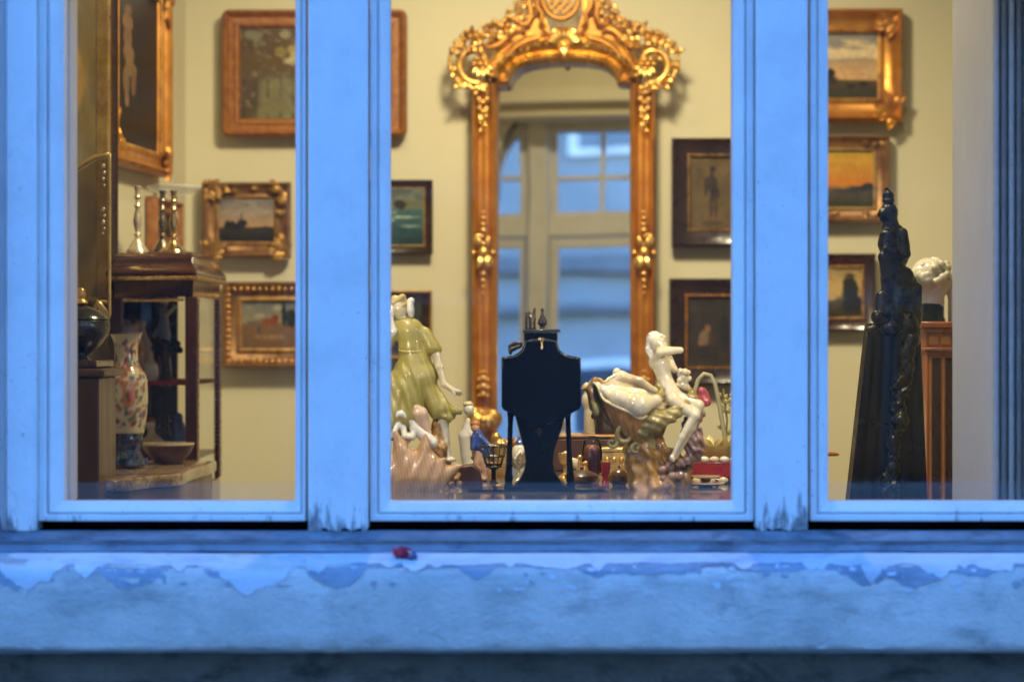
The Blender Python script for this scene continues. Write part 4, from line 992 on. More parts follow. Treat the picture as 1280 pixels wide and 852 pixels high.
r = thing('figurine', 'dark hooded bronze figure, middle of the lower shelf', 'figurine', P(206, 569, DV + .06))
clay('body', [('c', (206, 566, 0), (206, 530, 0), 9, 6), ('s', (206, 523, 0), 6.5), ('c', (206, 540, 0), (213, 552, -4), 4, 3)], DV + .06, M['bronze'], r, 1.4, 2)
r = thing('figurine', 'cobalt blue cloaked figure beside the post on the lower shelf', 'figurine', P(224, 569, DV + .05))
clay('body', [('c', (224, 565, 0), (223, 532, 0), 11, 8), ('s', (222, 522, 0), 7), ('c', (226, 535, 0), (232, 552, -3), 5, 4)], DV + .05, M['blue_ch'], r, 1.4, 2)
r = thing('jug', 'pale pink and gold jug behind the vase in the cabinet', 'jug', P(163, 475.5, DV + .1))
lathe_part('body', 163, [(9, 404), (11, 407), (9, 413), (13, 422), (18, 434), (17, 450), (10, 466), (11, 475.5)], DV + .1, pm('pink gold lustre', (.55, .34, .22), (.42, .20, .08), 60, .25, .2, .1, coat=.4), r)
mb = MB(); mb.tube([P(148, 412, DV + .1), P(140, 416, DV + .1), P(137, 428, DV + .1), P(142, 442, DV + .1), P(149, 446, DV + .1)], 2.4 * uv, 8); part('handle', mb, M['gilt_dull'], r, 180)
r = thing('vase', 'round pink and cream vase with gilt neck on the upper cabinet shelf', 'vase', P(176, 475.5, DV + .16))
lathe_part('body', 176, [(5, 400), (7, 403), (5, 410), (8, 420), (15, 432), (16, 446), (11, 462), (7, 470), (9, 475.5)], DV + .16, pm('pink cream glaze', (.58, .38, .26), (.66, .54, .38), 40, .2, 0, .05, coat=.4), r)
r = thing('plate', 'small dark gilt edged plate standing at the back of the lower shelf', 'plate', P(213, 569, DV + .2))
mb = MB(); c0 = P(213, 545, DV + .2); mb.ball(c0, (20 * uv, .006, 20 * uv), 24); part('dish', mb, M['mahog'], r, 60)
mb = MB(); mb.tube([c0 + Vector((20 * uv * math.cos(a), -.001, 20 * uv * math.sin(a))) for a in np.linspace(0, 2 * PI, 30)], .0016, 6); part('rim', mb, M['gilt_dull'], r, 60)
r = thing('figurine', 'small golden animal figure at the front edge of the lower shelf', 'figurine', P(216, 569, DV - .03))
clay('body', [('e', (216, 561, 0), (8, 5, 4)), ('s', (223, 555, 0), 3.2), ('c', (211, 563, 0), (211, 568, 0), 2, 1.8), ('c', (221, 563, 0), (221, 568, 0), 2, 1.8)], DV - .03, M['gilt_dull'], r, 1.0, 1.5)
# on top of it: three candlesticks and a glass dish
def candlestick(label, cx, dd, mat, top, base=316, wb=14, k=1.0):
    r = thing('candlestick', label, 'candlestick', P(cx, base, dd), 'candlesticks on the cabinet'); h = base - top; Y = lambda t: top + h * t
    lathe_part('socket', cx, [(2.8, Y(0)), (4.6, Y(.004)), (4.8, Y(.02)), (3.6, Y(.05)), (3.2, Y(.14)), (4.6, Y(.17)), (3, Y(.2))], dd, mat, r)
    lathe_part('stem', cx, [(2.4, Y(.201)), (2.6, Y(.26)), (4.8, Y(.30)), (2.6, Y(.34)), (4, Y(.42)), (5.8, Y(.52)), (4.2, Y(.62)), (2.6, Y(.69)), (5.0, Y(.72)), (2.6, Y(.755))], dd, mat, r)
    lathe_part('foot', cx, [(2.6, Y(.756)), (5, Y(.80)), (8, Y(.86)), (wb * .8, Y(.92)), (wb, Y(.96)), (wb, Y(1))], dd, mat, r); return r
candlestick('bright silvered baluster candlestick standing by itself on the cabinet top', 172, 5.10, M['silver'], 232, 317, 14)
candlestick('dull dark candlestick, middle one of three on the cabinet', 203, 5.20, pm('tarnished silver', (.46, .40, .31), (.24, .20, .15), 30, .3, 1, .1), 238, 316, 13)
candlestick('broad footed brassy candlestick beside the glass dish stem', 217, 5.07, pm('warm brass', (.86, .66, .38), (.66, .48, .24), 30, .2, 1, .05), 238, 317, 17)
t = NT('faint cut glass'); t.set(Base_Color=(.80, .80, .74), Roughness=.12, Alpha=.42)
r = thing('glass_dish', 'clear footed glass dish with wide shallow rim on the cabinet', 'dish', P(218, 316, 5.24))
lathe_part('bowl', 218, [(34, 232), (34.5, 234), (32, 238), (20, 242), (5, 245)], 5.24, bpy.data.materials['faint cut glass'], r, 36)
lathe_part('stem', 218, [(4, 245.2), (3, 255), (4.5, 270), (3, 290), (4, 304), (16, 313), (18, 316)], 5.24, bpy.data.materials['faint cut glass'], r, 24)
# gilt screen with dark glass
DS = 4.62; us = DS / F; qs = lambda x, y, o=0: P(x, y, DS) + Vector((0, o * us, 0))
scr = thing('gilt_screen', 'slim gilt framed dark glass screen with curved top corner and scrolled foot', 'screen', P(100, 420, DS))
mb = MB(); pts = [(40, 236), (62, 226), (84, 217), (100, 208), (110, 201), (120, 196), (130, 194.5), (137, 192)]; mb.tube([qs(x, y) for x, y in pts], [us * r for r in (3, 3, 3, 3, 3.4, 3.4, 3, 2.2)], 8)
part('top_rail', mb, M['gilt_screen'], scr, 180)
mb = MB(); mb.tube([qs(137, y) for y in (192, 200, 250, 300, 350, 392)] + [qs(135, 400)], us * 2.0, 8); part('side_rail', mb, M['gilt_screen'], scr, 180)
mb = MB(); q4 = lambda x, y, o: qs(x, y, -o)
scroll(mb, (128, 388), 12, rad(60), 1.1, 2.6, q4, 18, .8, .2); mb.leaf(qs(136, 398), qs(122, 374, -4), 5 * us, .3, 5); mb.leaf(qs(134, 400), qs(112, 392, -4), 5 * us, .3, 5)
part('scrolled_corner', mb, M['gilt_screen'], scr, 60)
mb = MB(); mb.prism([(qs(x, y).x, qs(x, y).z) for x, y in ((40, 240), (100, 213), (120, 200), (135, 197), (135, 400), (40, 400))], qs(0, 0, 2).y, qs(0, 0, 3.2).y); part('dark_glass', mb, glass_mat('smoked glass', tint=(.74, .70, .62)), scr, 30)
mb = MB()
for k, (y, r_) in enumerate(((208, 3), (216, 2.4), (224, 2.6), (232, 2), (262, 3), (270, 2.4), (278, 3), (286, 2.2), (292, 1.6))): mb.ball(qs(129 + (k % 2) * 1.5, y, -1), (r_ * us, r_ * us * .6, r_ * 1.2 * us), 7)
part('silver_garland', mb, M['silver'], scr, 180, stuff=True)
# urn on the walnut chest
DU = 4.28; cab = thing('chest', 'plain brown walnut chest cut by the edge of the pane', 'chest', P(95, 640, DU))
a = P(20, 452, DU); b = P(131, 700, DU); mb = MB(); mb.box((a.x, DU - CD - .06, .03), (b.x, DU - CD + .12, P(0, 471, DU).z)); part('carcase', mb, M['walnut'], cab, 30, .003)
mb = MB(); mb.box((a.x, DU - CD - .075, P(0, 470.6, DU).z), (P(139, 0, DU).x, DU - CD + .135, P(0, 460, DU).z)); part('top', mb, M['walnut'], cab, 30, .004)
mb = MB(); mb.box((a.x, DU - CD - .062, P(0, 459.6, DU).z), (P(128, 0, DU).x, DU - CD + .12, P(0, 450, DU).z)); part('upper_slab', mb, M['mahog'], cab, 30, .003)
urn = thing('urn', 'dark pewter covered urn with golden knob on the walnut chest', 'urn', P(100, 449.6, DU + .02))
lathe_part('bowl', 100, [(34, 398), (37, 402), (37.5, 408), (35, 418), (27, 430), (15, 440), (9, 445), (14, 449.5)], DU + .02, M['pewter'], urn, 40)
lathe_part('lid', 100, [(5, 380), (12, 383), (24, 388), (34, 395), (36.5, 399)], DU + .02, M['pewter'], urn, 40)
lathe_part('knob', 101, [(2, 359), (5, 362), (6.5, 368), (4, 373), (8, 376), (9, 379), (5, 381)], DU + .02, M['gilt'], urn, 24)
# marble topped console
con = thing('console_table', 'console table with wavy brown marble top and dark carved apron', 'table', (P(170, 0, 4.6).x, 4.6 - CD, .03))
def edge(d): return {4.28: 134}.get(d)
outl = [P(275, 0, 5.02), P(266, 0, 4.94), P(264, 0, 4.86), P(250, 0, 4.76), P(238, 0, 4.66), P(233, 0, 4.56), P(224, 0, 4.48), P(200, 0, 4.44), P(176, 0, 4.38), P(160, 0, 4.32), P(140, 0, 4.29), P(100, 0, 4.30), P(60, 0, 4.45), P(20, 0, 5.02)]
def slab(z0, z1, shrink=0.0, ch=.004):
    pts = []
    for i in range(len(outl)):                         # smooth the outline a little
        p = outl[i]; n_ = outl[(i + 1) % len(outl)]; pts += [p, p.lerp(n_, .5)]
    sm = [(pts[i - 1] + pts[i] * 2 + pts[(i + 1) % len(pts)]) / 4 for i in range(len(pts))]
    cx = sum((p for p in sm), Vector()) / len(sm)
    f = lambda z, g: [Vector((cx.x + (p.x - cx.x) * (1 - g), cx.y + (p.y - cx.y) * (1 - g), z)) for p in sm]
    mb = MB(); mb.loops([f(z0, shrink + .02), f(z0 + ch, shrink), f(z1 - ch, shrink), f(z1 - ch * .3, shrink + .01), f(z1, shrink + .03)], True, True); return mb
part('marble_top', slab(zm - .022, zm), M['marble'], con, 50)
part('apron', slab(zm - .10, zm - .0225, .07, .002), M['walnut'], con, 40)
for x, d in ((228, 4.62), (150, 4.36), (60, 4.95), (255, 4.98)):
    p = P(x, 0, d); mb = MB(); mb.tube([(p.x - .01, p.y + .03, zm - .09), (p.x + .0, p.y + .01, zm - .2), (p.x - .02, p.y + .04, .5), (p.x, p.y + .03, .03)], [.03, .024, .018, .02], 10); part('leg', mb, M['walnut'], con, 60)
for x0, x1, d in ((148, 186, 4.36), (190, 224, 4.5)):
    a = P(x0, 0, d); b = P(x1, 0, d + .06); mb = MB(); mb.tube([(a.x, a.y - .01, zm - .05), (a.lerp(b, .5).x, a.lerp(b, .5).y - .014, zm - .044), (b.x, b.y - .01, zm - .056)], .004, 6); part('carved_line', mb, M['gilt_brown'], con, 60)
# big painted vase
DVa = 4.70; uva = DVa / F
vase = thing('vase', 'tall painted oriental vase with flowers on a dark blue foot', 'vase', P(158, 582, DVa))
vp = [(19.5, 415), (20, 417.5), (18.5, 420), (15.5, 428), (14.5, 440), (15, 452), (17, 458), (22.5, 466), (25.5, 476), (26, 500), (24.5, 520), (22.5, 534), (21, 543)]
def painted_lathe(name, cx, prof, d, parent, fn, n=72, sub=6):
    pr = []
    for (r0, y0), (r1, y1) in zip(prof, prof[1:]):
        for k in range(sub): t = k / sub; pr.append((r0 + (r1 - r0) * t, y0 + (y1 - y0) * t))
    pr.append(prof[-1]); u = d / F; c = P(cx, prof[-1][1], d); vs = []; fs = []; uvv = []
    for r, y in pr:
        for j in range(n):
            th = 2 * PI * j / n; k = 1 + .035 * math.cos(6 * th) * (1 if r > 21 else .3); vs.append((r * u * k * math.cos(th), r * u * k * math.sin(th), (prof[-1][1] - y) * u)); uvv.append((j / n, (y - prof[0][1]) / (prof[-1][1] - prof[0][1])))
    for i in range(len(pr) - 1):
        for j in range(n): a, b = i * n + j, i * n + (j + 1) % n; fs.append((a + n, b + n, b, a))
    me = bpy.data.meshes.new(name); me.from_pydata(vs, [], fs); me.update(); uvv = np.array(uvv)
    col = np.clip(fn(uvv[:, 0], uvv[:, 1]), 0, 1); at = me.color_attributes.new('Col', 'FLOAT_COLOR', 'POINT'); at.data.foreach_set('color', np.concatenate([col, np.ones((len(col), 1))], 1).astype(np.float32).ravel())
    o = link(name, me, parent, M['vcol_ch'], 180); o.location = c - parent.location; return o
def vase_paint(u, v):
    rs = np.random.RandomState(7); c = mixc(C3((212, 200, 170)), C3((196, 180, 146)), fbm(u * 3, v, 6, 2))
    for k in range(420):
        cu, cv = rs.rand(), rs.uniform(.06, .95); col = [(150, 64, 44), (56, 70, 104), (80, 100, 74), (170, 86, 60), (112, 62, 52), (70, 66, 84)][rs.randint(6)]
        s = rs.uniform(.014, .032); du = np.abs(u - cu); du = np.minimum(du, 1 - du); m = sstep(1, .5, np.sqrt((du / s) ** 2 + ((v - cv) / (s * 1.2)) ** 2) + .5 * (fbm(u * 4, v * 2, 20, k % 9) - .5)); c = mixc(c, C3(col), m * .85)
    for u0, u1, v0, v1 in ((.735, .84, .47, .72), (.235, .35, .47, .72)):
        inside = sstep(u0, u0 + .008, u) * sstep(u1, u1 - .008, u) * sstep(v0, v0 + .01, v) * sstep(v1, v1 - .01, v)
        pan = mixc(C3((206, 142, 98)), C3((190, 116, 76)), fbm(u * 4, v, 9, 4)); pan = mixc(pan, C3((82, 112, 84)), blobm(u, v, u0 + .045, v0 + .15, .02, .05, 3)); pan = mixc(pan, C3((168, 58, 44)), blobm(u, v, u0 + .065, v0 + .17, .014, .06, 4)); pan = mixc(pan, C3((214, 196, 190)), blobm(u, v, u0 + .055, v0 + .06, .018, .03, 5)); c = mixc(c, pan, inside)
    c = mixc(c, C3((70, 66, 76)), sstep(.03, .01, v) + sstep(.97, .99, v)); c = mixc(c, C3((168, 92, 66)), sstep(.03, 0, np.abs(v - .34)) * .5)
    return c
painted_lathe('body', 158, vp, DVa, vase, vase_paint)
def foot_paint(u, v): return mixc(mixc(C3((34, 44, 74)), C3((70, 82, 100)), sstep(.45, .7, fbm(u * 6, v, 7, 4))), C3((120, 126, 130)), sstep(.62, .75, fbm(u * 6, v * 2, 12, 9)) * .6)
painted_lathe('foot', 158, [(20, 543.2), (20.5, 548), (17.5, 556), (17, 562), (21, 572), (23, 580), (22, 582)], DVa, vase, foot_paint)
mb = MB(); q5 = lambda x, y, o: P(x, y, DVa) + Vector((0, -o * uva, 0)); mb.tube([q5(142 + 5 * math.cos(a), 478 - 8 * math.sin(a), 21 + 3 * math.cos(a)) for a in np.linspace(0, 2 * PI, 18)], 1.8 * uva, 6); mb.ball(q5(143, 468, 20), (5 * uva, 5 * uva, 5 * uva), 8); part('ring_handle', mb, M['bronze'], vase, 180)
r = thing('bowl', 'wide brown bowl with pale rim on the marble top', 'bowl', P(211, 578, 4.84))
lathe_part('body', 211, [(31, 556), (30, 560), (26, 567), (20, 574), (19, 578)], 4.84, M['walnut'], r, 40)
lathe_part('rim', 211, [(29, 553.2), (31.5, 553), (32, 555), (31, 556.2)], 4.84, M['cream_ch'], r, 40)
r = thing('cup', 'tiny bright blue cup between vase foot and bowl', 'cup', P(180, 581, 4.72))
lathe_part('body', 180, [(4.5, 572), (5, 573), (4.6, 577), (3, 581)], 4.72, M['blue_ch'], r, 20)
# ------------------------------------------------------------------ display table behind the middle pane
zt = ZC - .2371
tab = thing('display_table', 'polished dark display table behind the middle pane', 'table', (.09, .5, .03))
xl, xr = P(440, 0, 3.85).x, P(960, 0, 3.85).x
mb = MB(); mb.box((xl, 3.60 - CD, zt - .025), (xr, 4.75 - CD, zt)); part('top', mb, M['table'], tab, 30, .002)
mb = MB(); mb.box((xl + .03, 3.63 - CD, zt - .10), (xr - .03, 4.72 - CD, zt - .0255)); part('apron', mb, M['mahog'], tab, 30)
for x in (xl + .06, xr - .06):
    for y in (.26, 1.28): mb = MB(); mb.tube([(x, y, .03), (x, y, zt - .1)], [.02, .03], 10); part('leg', mb, M['mahog'], tab, 60)
def ty(d): return 426 + .2371 * F / d      # row on which a thing stands at distance d
# ---- lady in green on a shell
DL = 3.87; k0 = DL / F
lady = thing('figurine', 'china lady in a green dress seen from behind, on a big spiny shell', 'figurine', P(520, ty(DL), DL))
def folds(X, Y, Z):
    y = -Y; w = np.clip((y - 440) / 40, 0, 1)
    return w * (1.5 * np.sin((X - 518 - (y - 470) * .22 * np.sign(X - 505)) * .36 + Z * .12 + .5 * np.sin(y * .05)) + .7 * np.sin((X - (y - 480) * .35) * .62 + Z * .25))
clay('dress', [('e', (511, 409, 0), (21, 12, 12), -.40), ('c', (512, 414, 0), (514, 436, 0), 16.5, 14.5), ('c', (514, 436, 0), (517, 450, 2), 15.5, 21), ('e', (519, 470, 3), (28, 26, 24)), ('c', (516, 472, 3), (508, 514, 2), 26, 25), ('c', (527, 480, 2), (548, 510, -2), 18, 13), ('c', (545, 504, -2), (566, 514, -1), 12, 6), ('c', (562, 512, -1), (574, 514, 0), 6, 3), ('e', (556, 520, 1), (14, 6, 13), -.2), ('c', (498, 482, 0), (486, 527, 0), 20, 24), ('c', (531, 417, -2), (541, 434, -3), 8.5, 9.5), ('c', (537, 434, -3), (548, 437, -3), 7, 4.5), ('c', (492, 414, 2), (478, 434, 2), 9, 11)], DL, M['green_ch'], lady, 1.15, 4, folds, smooth=2)
mb = MB(); mb.tube([P(499 + 15.2 * (1 - math.cos(a)), 437 + 2.5 * math.sin(a), DL) + Vector((0, -k0 * (15.0 * math.sin(a) + 1.0), 0)) for a in np.linspace(.15, PI - .15, 14)], 1.5 * k0, 6); part('sash_belt', mb, M['hair_ch'], lady, 180)
clay('body', [('e', (499, 385, -2), (10.5, 12.5, 11), .2), ('c', (501, 394, 0), (506, 404, 0), 6.5, 8), ('c', (544, 437, -3), (549, 458, -4), 6.2, 5), ('c', (549, 458, -4), (555, 480, -5), 5, 3.8), ('c', (555, 480, -5), (566, 487, -6), 3.8, 3.4), ('e', (569, 488.5, -6), (5.5, 3.4, 3), -.25),
      ('c', (571, 488, -7), (576, 488.5, -7.5), 1.5, 1.1), ('c', (571, 489.5, -6), (577.5, 490.5, -6), 1.5, 1.1), ('c', (570, 490.5, -5), (577, 492.5, -5), 1.5, 1.1), ('c', (569, 491.5, -4), (574.5, 494, -4), 1.4, 1.0), ('c', (566, 489.5, -8), (569, 494, -9), 1.5, 1.1),
      ('c', (478, 436, 2), (474, 462, 0), 6, 5), ('c', (474, 462, 0), (470, 486, -3), 5, 4), ('c', (553, 520, 2), (556, 552, 2), 8, 6), ('c', (556, 552, 2), (560, 572, 0), 6, 4), ('e', (564, 574, -4), (7, 3.2, 4))], DL, M['cream_ch'], lady, .9, 2.0)
clay('hair', [('e', (499, 381, 1), (12, 11.5, 11.5), .3), ('s', (503, 372, -2), 5), ('s', (494, 374, -3), 5.5), ('c', (492, 378, -9), (504, 371, -9), 3.4, 3), ('c', (496, 388, -9), (506, 380, -10), 3, 3)], DL, M['hair_ch'], lady, 1.0, 1.5)
clay('bonnet', [('e', (513, 386, -3), (5.2, 12, 8), .15), ('s', (514, 376, -4), 4.5), ('c', (491, 382, -6), (488, 398, -6), 4.5, 4), ('c', (488, 398, -6), (492, 414, -8), 4, 5), ('c', (492, 414, -8), (488, 424, -6), 5, 2)], DL, M['white_ch'], lady, 1.0, 2)
clay('stump', [('c', (547, 616, 6), (548, 530, 4), 22, 9), ('c', (530, 616, 6), (540, 560, 2), 20, 12), ('s', (552, 560, -2), 7)], DL, M['tan_ch'], lady, 1.8, 4, lambda X, Y, Z: 1.2 * np.sin(X * .5 + Y * .3) * np.sin(Y * .4 + Z * .4))
clay('putto', [('e', (525, 516, -14), (10.5, 9.5, 9)), ('s', (521, 508, -16), 5), ('c', (527, 522, -12), (533, 540, -10), 9, 7)], DL, pm('flesh glaze', (.66, .44, .30), (.58, .38, .24), 20, .25, 0, .05, coat=.4), lady, 1.1, 3)
drape = [(488, 545), (486, 530), (492, 519), (503, 516), (513, 522), (519, 534), (516, 545), (507, 544), (505, 534), (498, 529), (494, 538), (498, 548)]
clay('drapery', [('c', (*drape[i], -18 + 2 * math.sin(i * 1.7)), (*drape[i + 1], -18 + 2 * math.sin((i + 1) * 1.7)), 4.6 - .1 * i, 4.6 - .1 * (i + 1)) for i in range(len(drape) - 1)] + [('c', (519, 534, -14), (540, 552, -12), 7, 8), ('c', (500, 560, -12), (512, 545, -12), 6, 5)], DL, M['white_ch'], lady, 1.0, 1.6)
# the spiny shell: a fan of glaze drawn to five points
t = NT('striped conch glaze'); co = t.coord()
wv = t.n('ShaderNodeTexWave'); wv.bands_direction = 'X'; wv.inputs['Scale'].default_value = 70; wv.inputs['Distortion'].default_value = 9; wv.inputs['Detail'].default_value = 2; wv.inputs['Detail Scale'].default_value = .6
t.l(t.coord((1, .3, .30), rot=(0, .5, 0)), wv.inputs['Vector'])
t.set(Base_Color=t.mix(t.noise(co, 14, 4), t.mix(wv.outputs[1], (.38, .21, .09), (.58, .39, .21)), (.36, .19, .085)), Roughness=.3, Coat_Weight=.3); t.bump(wv.outputs[1], .15, .0012); M['conch'] = t.m
clay('shell', [('e', (505, 606, -14), (54, 34, 24), 0), ('c', (512, 590, -20), (496, 538, -30), 24, 1.6), ('c', (530, 590, -20), (533, 541, -31), 22, 1.8), ('c', (540, 598, -18), (578, 580, -24), 19, 1.8), ('c', (534, 585, -20), (556, 572, -28), 16, 2), ('c', (484, 590, -20), (462, 540, -30), 22, 2), ('c', (470, 600, -18), (440, 575, -20), 18, 2), ('e', (520, 592, -26), (36, 26, 14), .3)], DL, M['conch'], lady, 1.3, 7,
     lambda X, Y, Z: .7 * np.sin((X + (-Y - 590) * .45) * .42) * np.clip((560 + Y * -1 - 1100) * 0 + 1, 0, 1), label='pinkish brown ribbed shell with pointed spines')
cur = []
for kx in range(11): a = kx * .9; cur.append(('s', (566 + 9 * math.cos(a) * (1 - kx * .03), 603 + 11 * math.sin(a * .7), -22 + 3 * math.sin(a)), 4.0))
clay('foot_curl', cur + [('c', (556, 612, -20), (574, 612, -18), 6, 5)], DL, M['tan_ch'], lady, 1.2, 1.2)
# ---- black lacquer clock seen from the back
DK = 3.84; kk = DK / F; by = ty(DK)
ck = thing('mantel_clock', 'black lacquer table clock seen from the back, with two splayed columns', 'clock', P(675, by, DK))
def kp(x, y): p = P(x, y, DK); return (p.x, p.z)
yk = DK - CD
ogee = [(655, 431), (652, 437), (646, 442), (638, 444.5), (628, 446)]
body = [(655, 426)] + ogee + [(627, 447), (627, 507), (629, 511), (650, 523), (675, 534), (701, 523), (723, 511), (725.5, 507), (725.5, 447), (724, 446), (713, 444.5), (705, 442), (699, 437), (696.5, 431), (696.5, 426)]
mb = MB(); mb.prism([kp(*p) for p in body], yk - .028, yk + .035); part('case', mb, M['lacquer'], ck, 25, .0022)
mb = MB(); mb.prism([kp(*p) for p in ((655, 425.8), (655, 415.5), (696.5, 415.5), (696.5, 425.8))], yk - .024, yk + .03); part('attic', mb, M['lacquer'], ck, 25, .0012)
mb = MB(); mb.prism([kp(*p) for p in ((653.5, 415.2), (653.5, 411.5), (700, 411.5), (700, 415.2))], yk - .03, yk + .034); part('cap', mb, pm('grey lacquer', (.03, .03, .03), (.02, .02, .022), 30, .2, 0, .03, coat=.3), ck, 25, .001)
mb = MB()
off = lambda p, s: P(p[0], p[1], DK) + Vector((0, -.0285, 0))
for side in ([(656.5, 427), (656, 432), (653.5, 438.5), (647, 444), (639, 446.5), (630, 448)], [(695, 427), (695.5, 432), (698, 438.5), (704.5, 444), (712.5, 446.5), (722, 448)], [(657, 426.8), (665, 424.5), (675, 424), (685, 424.5), (694.5, 426.8)]): mb.tube([off(p, 1) for p in side], .45 * kk, 5)
part('brass_line', mb, M['brassline'], ck, 60)
mb = MB(); mb.leaf(P(677, 430, DK - .03), P(677, 421, DK - .031), 2.2 * kk, .2, 4); mb.leaf(P(673, 423.5, DK - .03), P(682, 423.5, DK - .03), 1.4 * kk, .2, 4); mb.tube([P(677.3, 424, DK - .031), P(677.6, 436, DK - .031)], [.9 * kk, 1.5 * kk], 6); part('brass_tassel', mb, M['brassline'], ck, 60)
waist = [(706, 520), (701, 538), (696, 552), (692, 566), (691, 578), (693, 588), (699, 598), (708, 607), (712, 609.5), (636, 609.5), (641, 607), (650, 598), (655, 588), (657, 577), (656, 566), (653, 552), (649, 538), (644, 520)]
mb = MB(); mb.prism([kp(*p) for p in waist], yk - .010, yk + .028); part('waist', mb, pm('matt black lacquer', (.002, .002, .003), (.004, .004, .005), 12, .2, 0, 0, spec=.2), ck, 35, .0015)
mb = MB(); mb.leaf(P(675, 545, DK - .012), P(673, 530, DK - .012), 3 * kk, .2, 4); mb.tube([P(669, 539, DK - .0115), P(674, 537, DK - .0125), P(678, 540, DK - .0115)], .8 * kk, 5); part('hook', mb, M['bronze'], ck, 60)
def col(xt, xb):
    mb = MB(); pr = [(5.6, 610), (5.8, 606), (4.6, 604), (5.0, 600), (5.2, 596), (4.4, 592), (3.3, 560), (3.2, 530), (3.6, 522), (4.4, 518), (4.4, 512)]
    lo = []
    for r_, y in pr:
        t_ = (610 - y) / 98; c = P(xb + (xt - xb) * t_, y, DK) + Vector((0, .004, 0)); lo.append([c + Vector((r_ * kk * math.cos(a), r_ * kk * math.sin(a), 0)) for a in np.linspace(0, 2 * PI, 17)[:-1]])
    mb.loops(lo, True, True); return mb
part('column', col(638.5, 635.5), M['lacquer'], ck, 40); part('column', col(709.5, 713.5), M['lacquer'], ck, 40)
mb = MB(); mb.prism([kp(*p) for p in ((584, by), (587, 611), (592, 609.8), (753, 609.8), (758, 611), (761, by))], yk - .035, yk + .05); part('plinth', mb, M['lacquer'], ck, 25, .0012)
lathe_part('finial', 678, [(.6, 384.5), (2.2, 386), (2.3, 388.5), (1.2, 390.5), (2.4, 391.5), (1.8, 393), (4.4, 398), (5.8, 402), (5.6, 405), (3.2, 408), (2.8, 409.5), (5, 411.4)], DK, M['bronze'], ck, 20, ang=180)
clay('winged_finial', [('c', (663, 409, 0), (662, 399, 0), 6.6, 5.4), ('c', (662, 400, 0), (660, 392, 0), 5, 3.6), ('c', (665, 406, 0), (668.5, 386, 0), 4.2, 1.6), ('e', (664, 400, 1), (5.5, 8, 5)), ('c', (658, 410.5, 0), (668, 410.5, 0), 1.8, 2)], DK, M['bronze'], ck, .7, 1.4)
clay('shoulder_ornament', [('c', (638, 441, 2), (637, 433, 2), 2.2, 2.0), ('c', (637, 432, 2), (643, 429, 2), 2.0, 2.2), ('c', (643, 429, 2), (652, 429, 2), 2.2, 1.6), ('c', (641, 436, 2), (651, 432, 2), 3.2, 2.2)], DK, M['bronze'], ck, .7, 1.2)
# ---- nymph on a shell bowl
DN = 3.87; kn = DN / F; bn = ty(DN)
ny = thing('figurine', 'china nymph seated on the rim of a brown and cream shell bowl', 'figurine', P(815, bn, DN))
qn = lambda x, y, z=0: P(x, y, DN) + Vector((0, z * kn, 0))
rim = [(735, 487, -4), (738, 478, 0), (747, 474, 4), (756, 478, 12), (762, 474, 20), (776, 468, 28), (792, 471, 33), (806, 479, 34), (820, 486, 30), (832, 492, 18), (838, 499, 0), (832, 508, -18), (818, 512, -30), (806, 520, -36), (797, 522, -38), (786, 515, -38), (772, 509, -36), (760, 503, -30), (752, 497, -24), (748, 486, -16), (742, 479, -9)]
def closed_spline(pts, n):
    pts = [Vector(p) for p in pts]; m = len(pts); out = []
    for i in range(m * n):
        t_ = i / n; k = int(t_) % m; f = t_ - int(t_); p0, p1, p2, p3 = (pts[(k + j) % m] for j in (-1, 0, 1, 2))
        out.append(.5 * ((2 * p1) + (p2 - p0) * f + (2 * p0 - 5 * p1 + 4 * p2 - p3) * f * f + (3 * p1 - p0 - 3 * p2 + p3) * f ** 3))
    return out
RS = closed_spline(rim, 8); mid = Vector((792, 496, 0))
def bowl(bot, bulge, ribs, inset, n=18):
    loops = []
    for i in range(n + 1):
        t_ = i / n; lp = []
        for j, p in enumerate(RS):
            p = mid + (p - mid) * (1 - inset)
            ctl = p.lerp(bot, .5) + (p - mid) * bulge + Vector((0, 7, 0))
            c = p * (1 - t_) ** 2 + ctl * 2 * t_ * (1 - t_) + bot * t_ * t_
            rip = ribs * math.sin(math.pi * min(1, t_ * 1.3)) * math.sin(j * 2 * PI / len(RS) * 26)
            c = c + (c - Vector((bot.x, c.y, bot.z))) * (rip * .02); c.y += .8 * math.sin(j * .9) * (1 - t_) * (1 - t_)
            lp.append(qn(c.x, c.y, c.z))
        loops.append(lp)
    mb = MB(); mb.loops(loops); return mb
part('shell_outside', bowl(Vector((806, 572, 0)), .34, 1.6, 0.0), M['brown_ch'], ny, 180)
part('shell_inside', bowl(Vector((796, 530, 0)), .2, .8, .035), M['cream_ch'], ny, 180)
mb = MB(); mb.tube([qn(p.x, p.y - .6, p.z) for p in RS + RS[:1]], 1.9 * kn, 6); part('shell_lip', mb, M['cream_ch'], ny, 180)
clay('shell_tip', [('c', (750, 478, 0), (744, 475, -2), 4, 3.5), ('c', (744, 476, -3), (738, 488, -5), 4.6, 5), ('c', (738, 488, -5), (743, 508, -10), 5, 7), ('c', (735, 486, -4), (726, 486, -3), 2.2, 1.5)], DN, M['tan_ch'], ny, 1, 3)
clay('shell_petal', [('c', (762, 479, 26), (778, 471, 30), 4, 7), ('c', (778, 471, 30), (802, 478, 33), 7, 6), ('c', (802, 478, 33), (822, 490, 28), 6, 4)], DN, M['cream_ch'], ny, 1.1, 4)
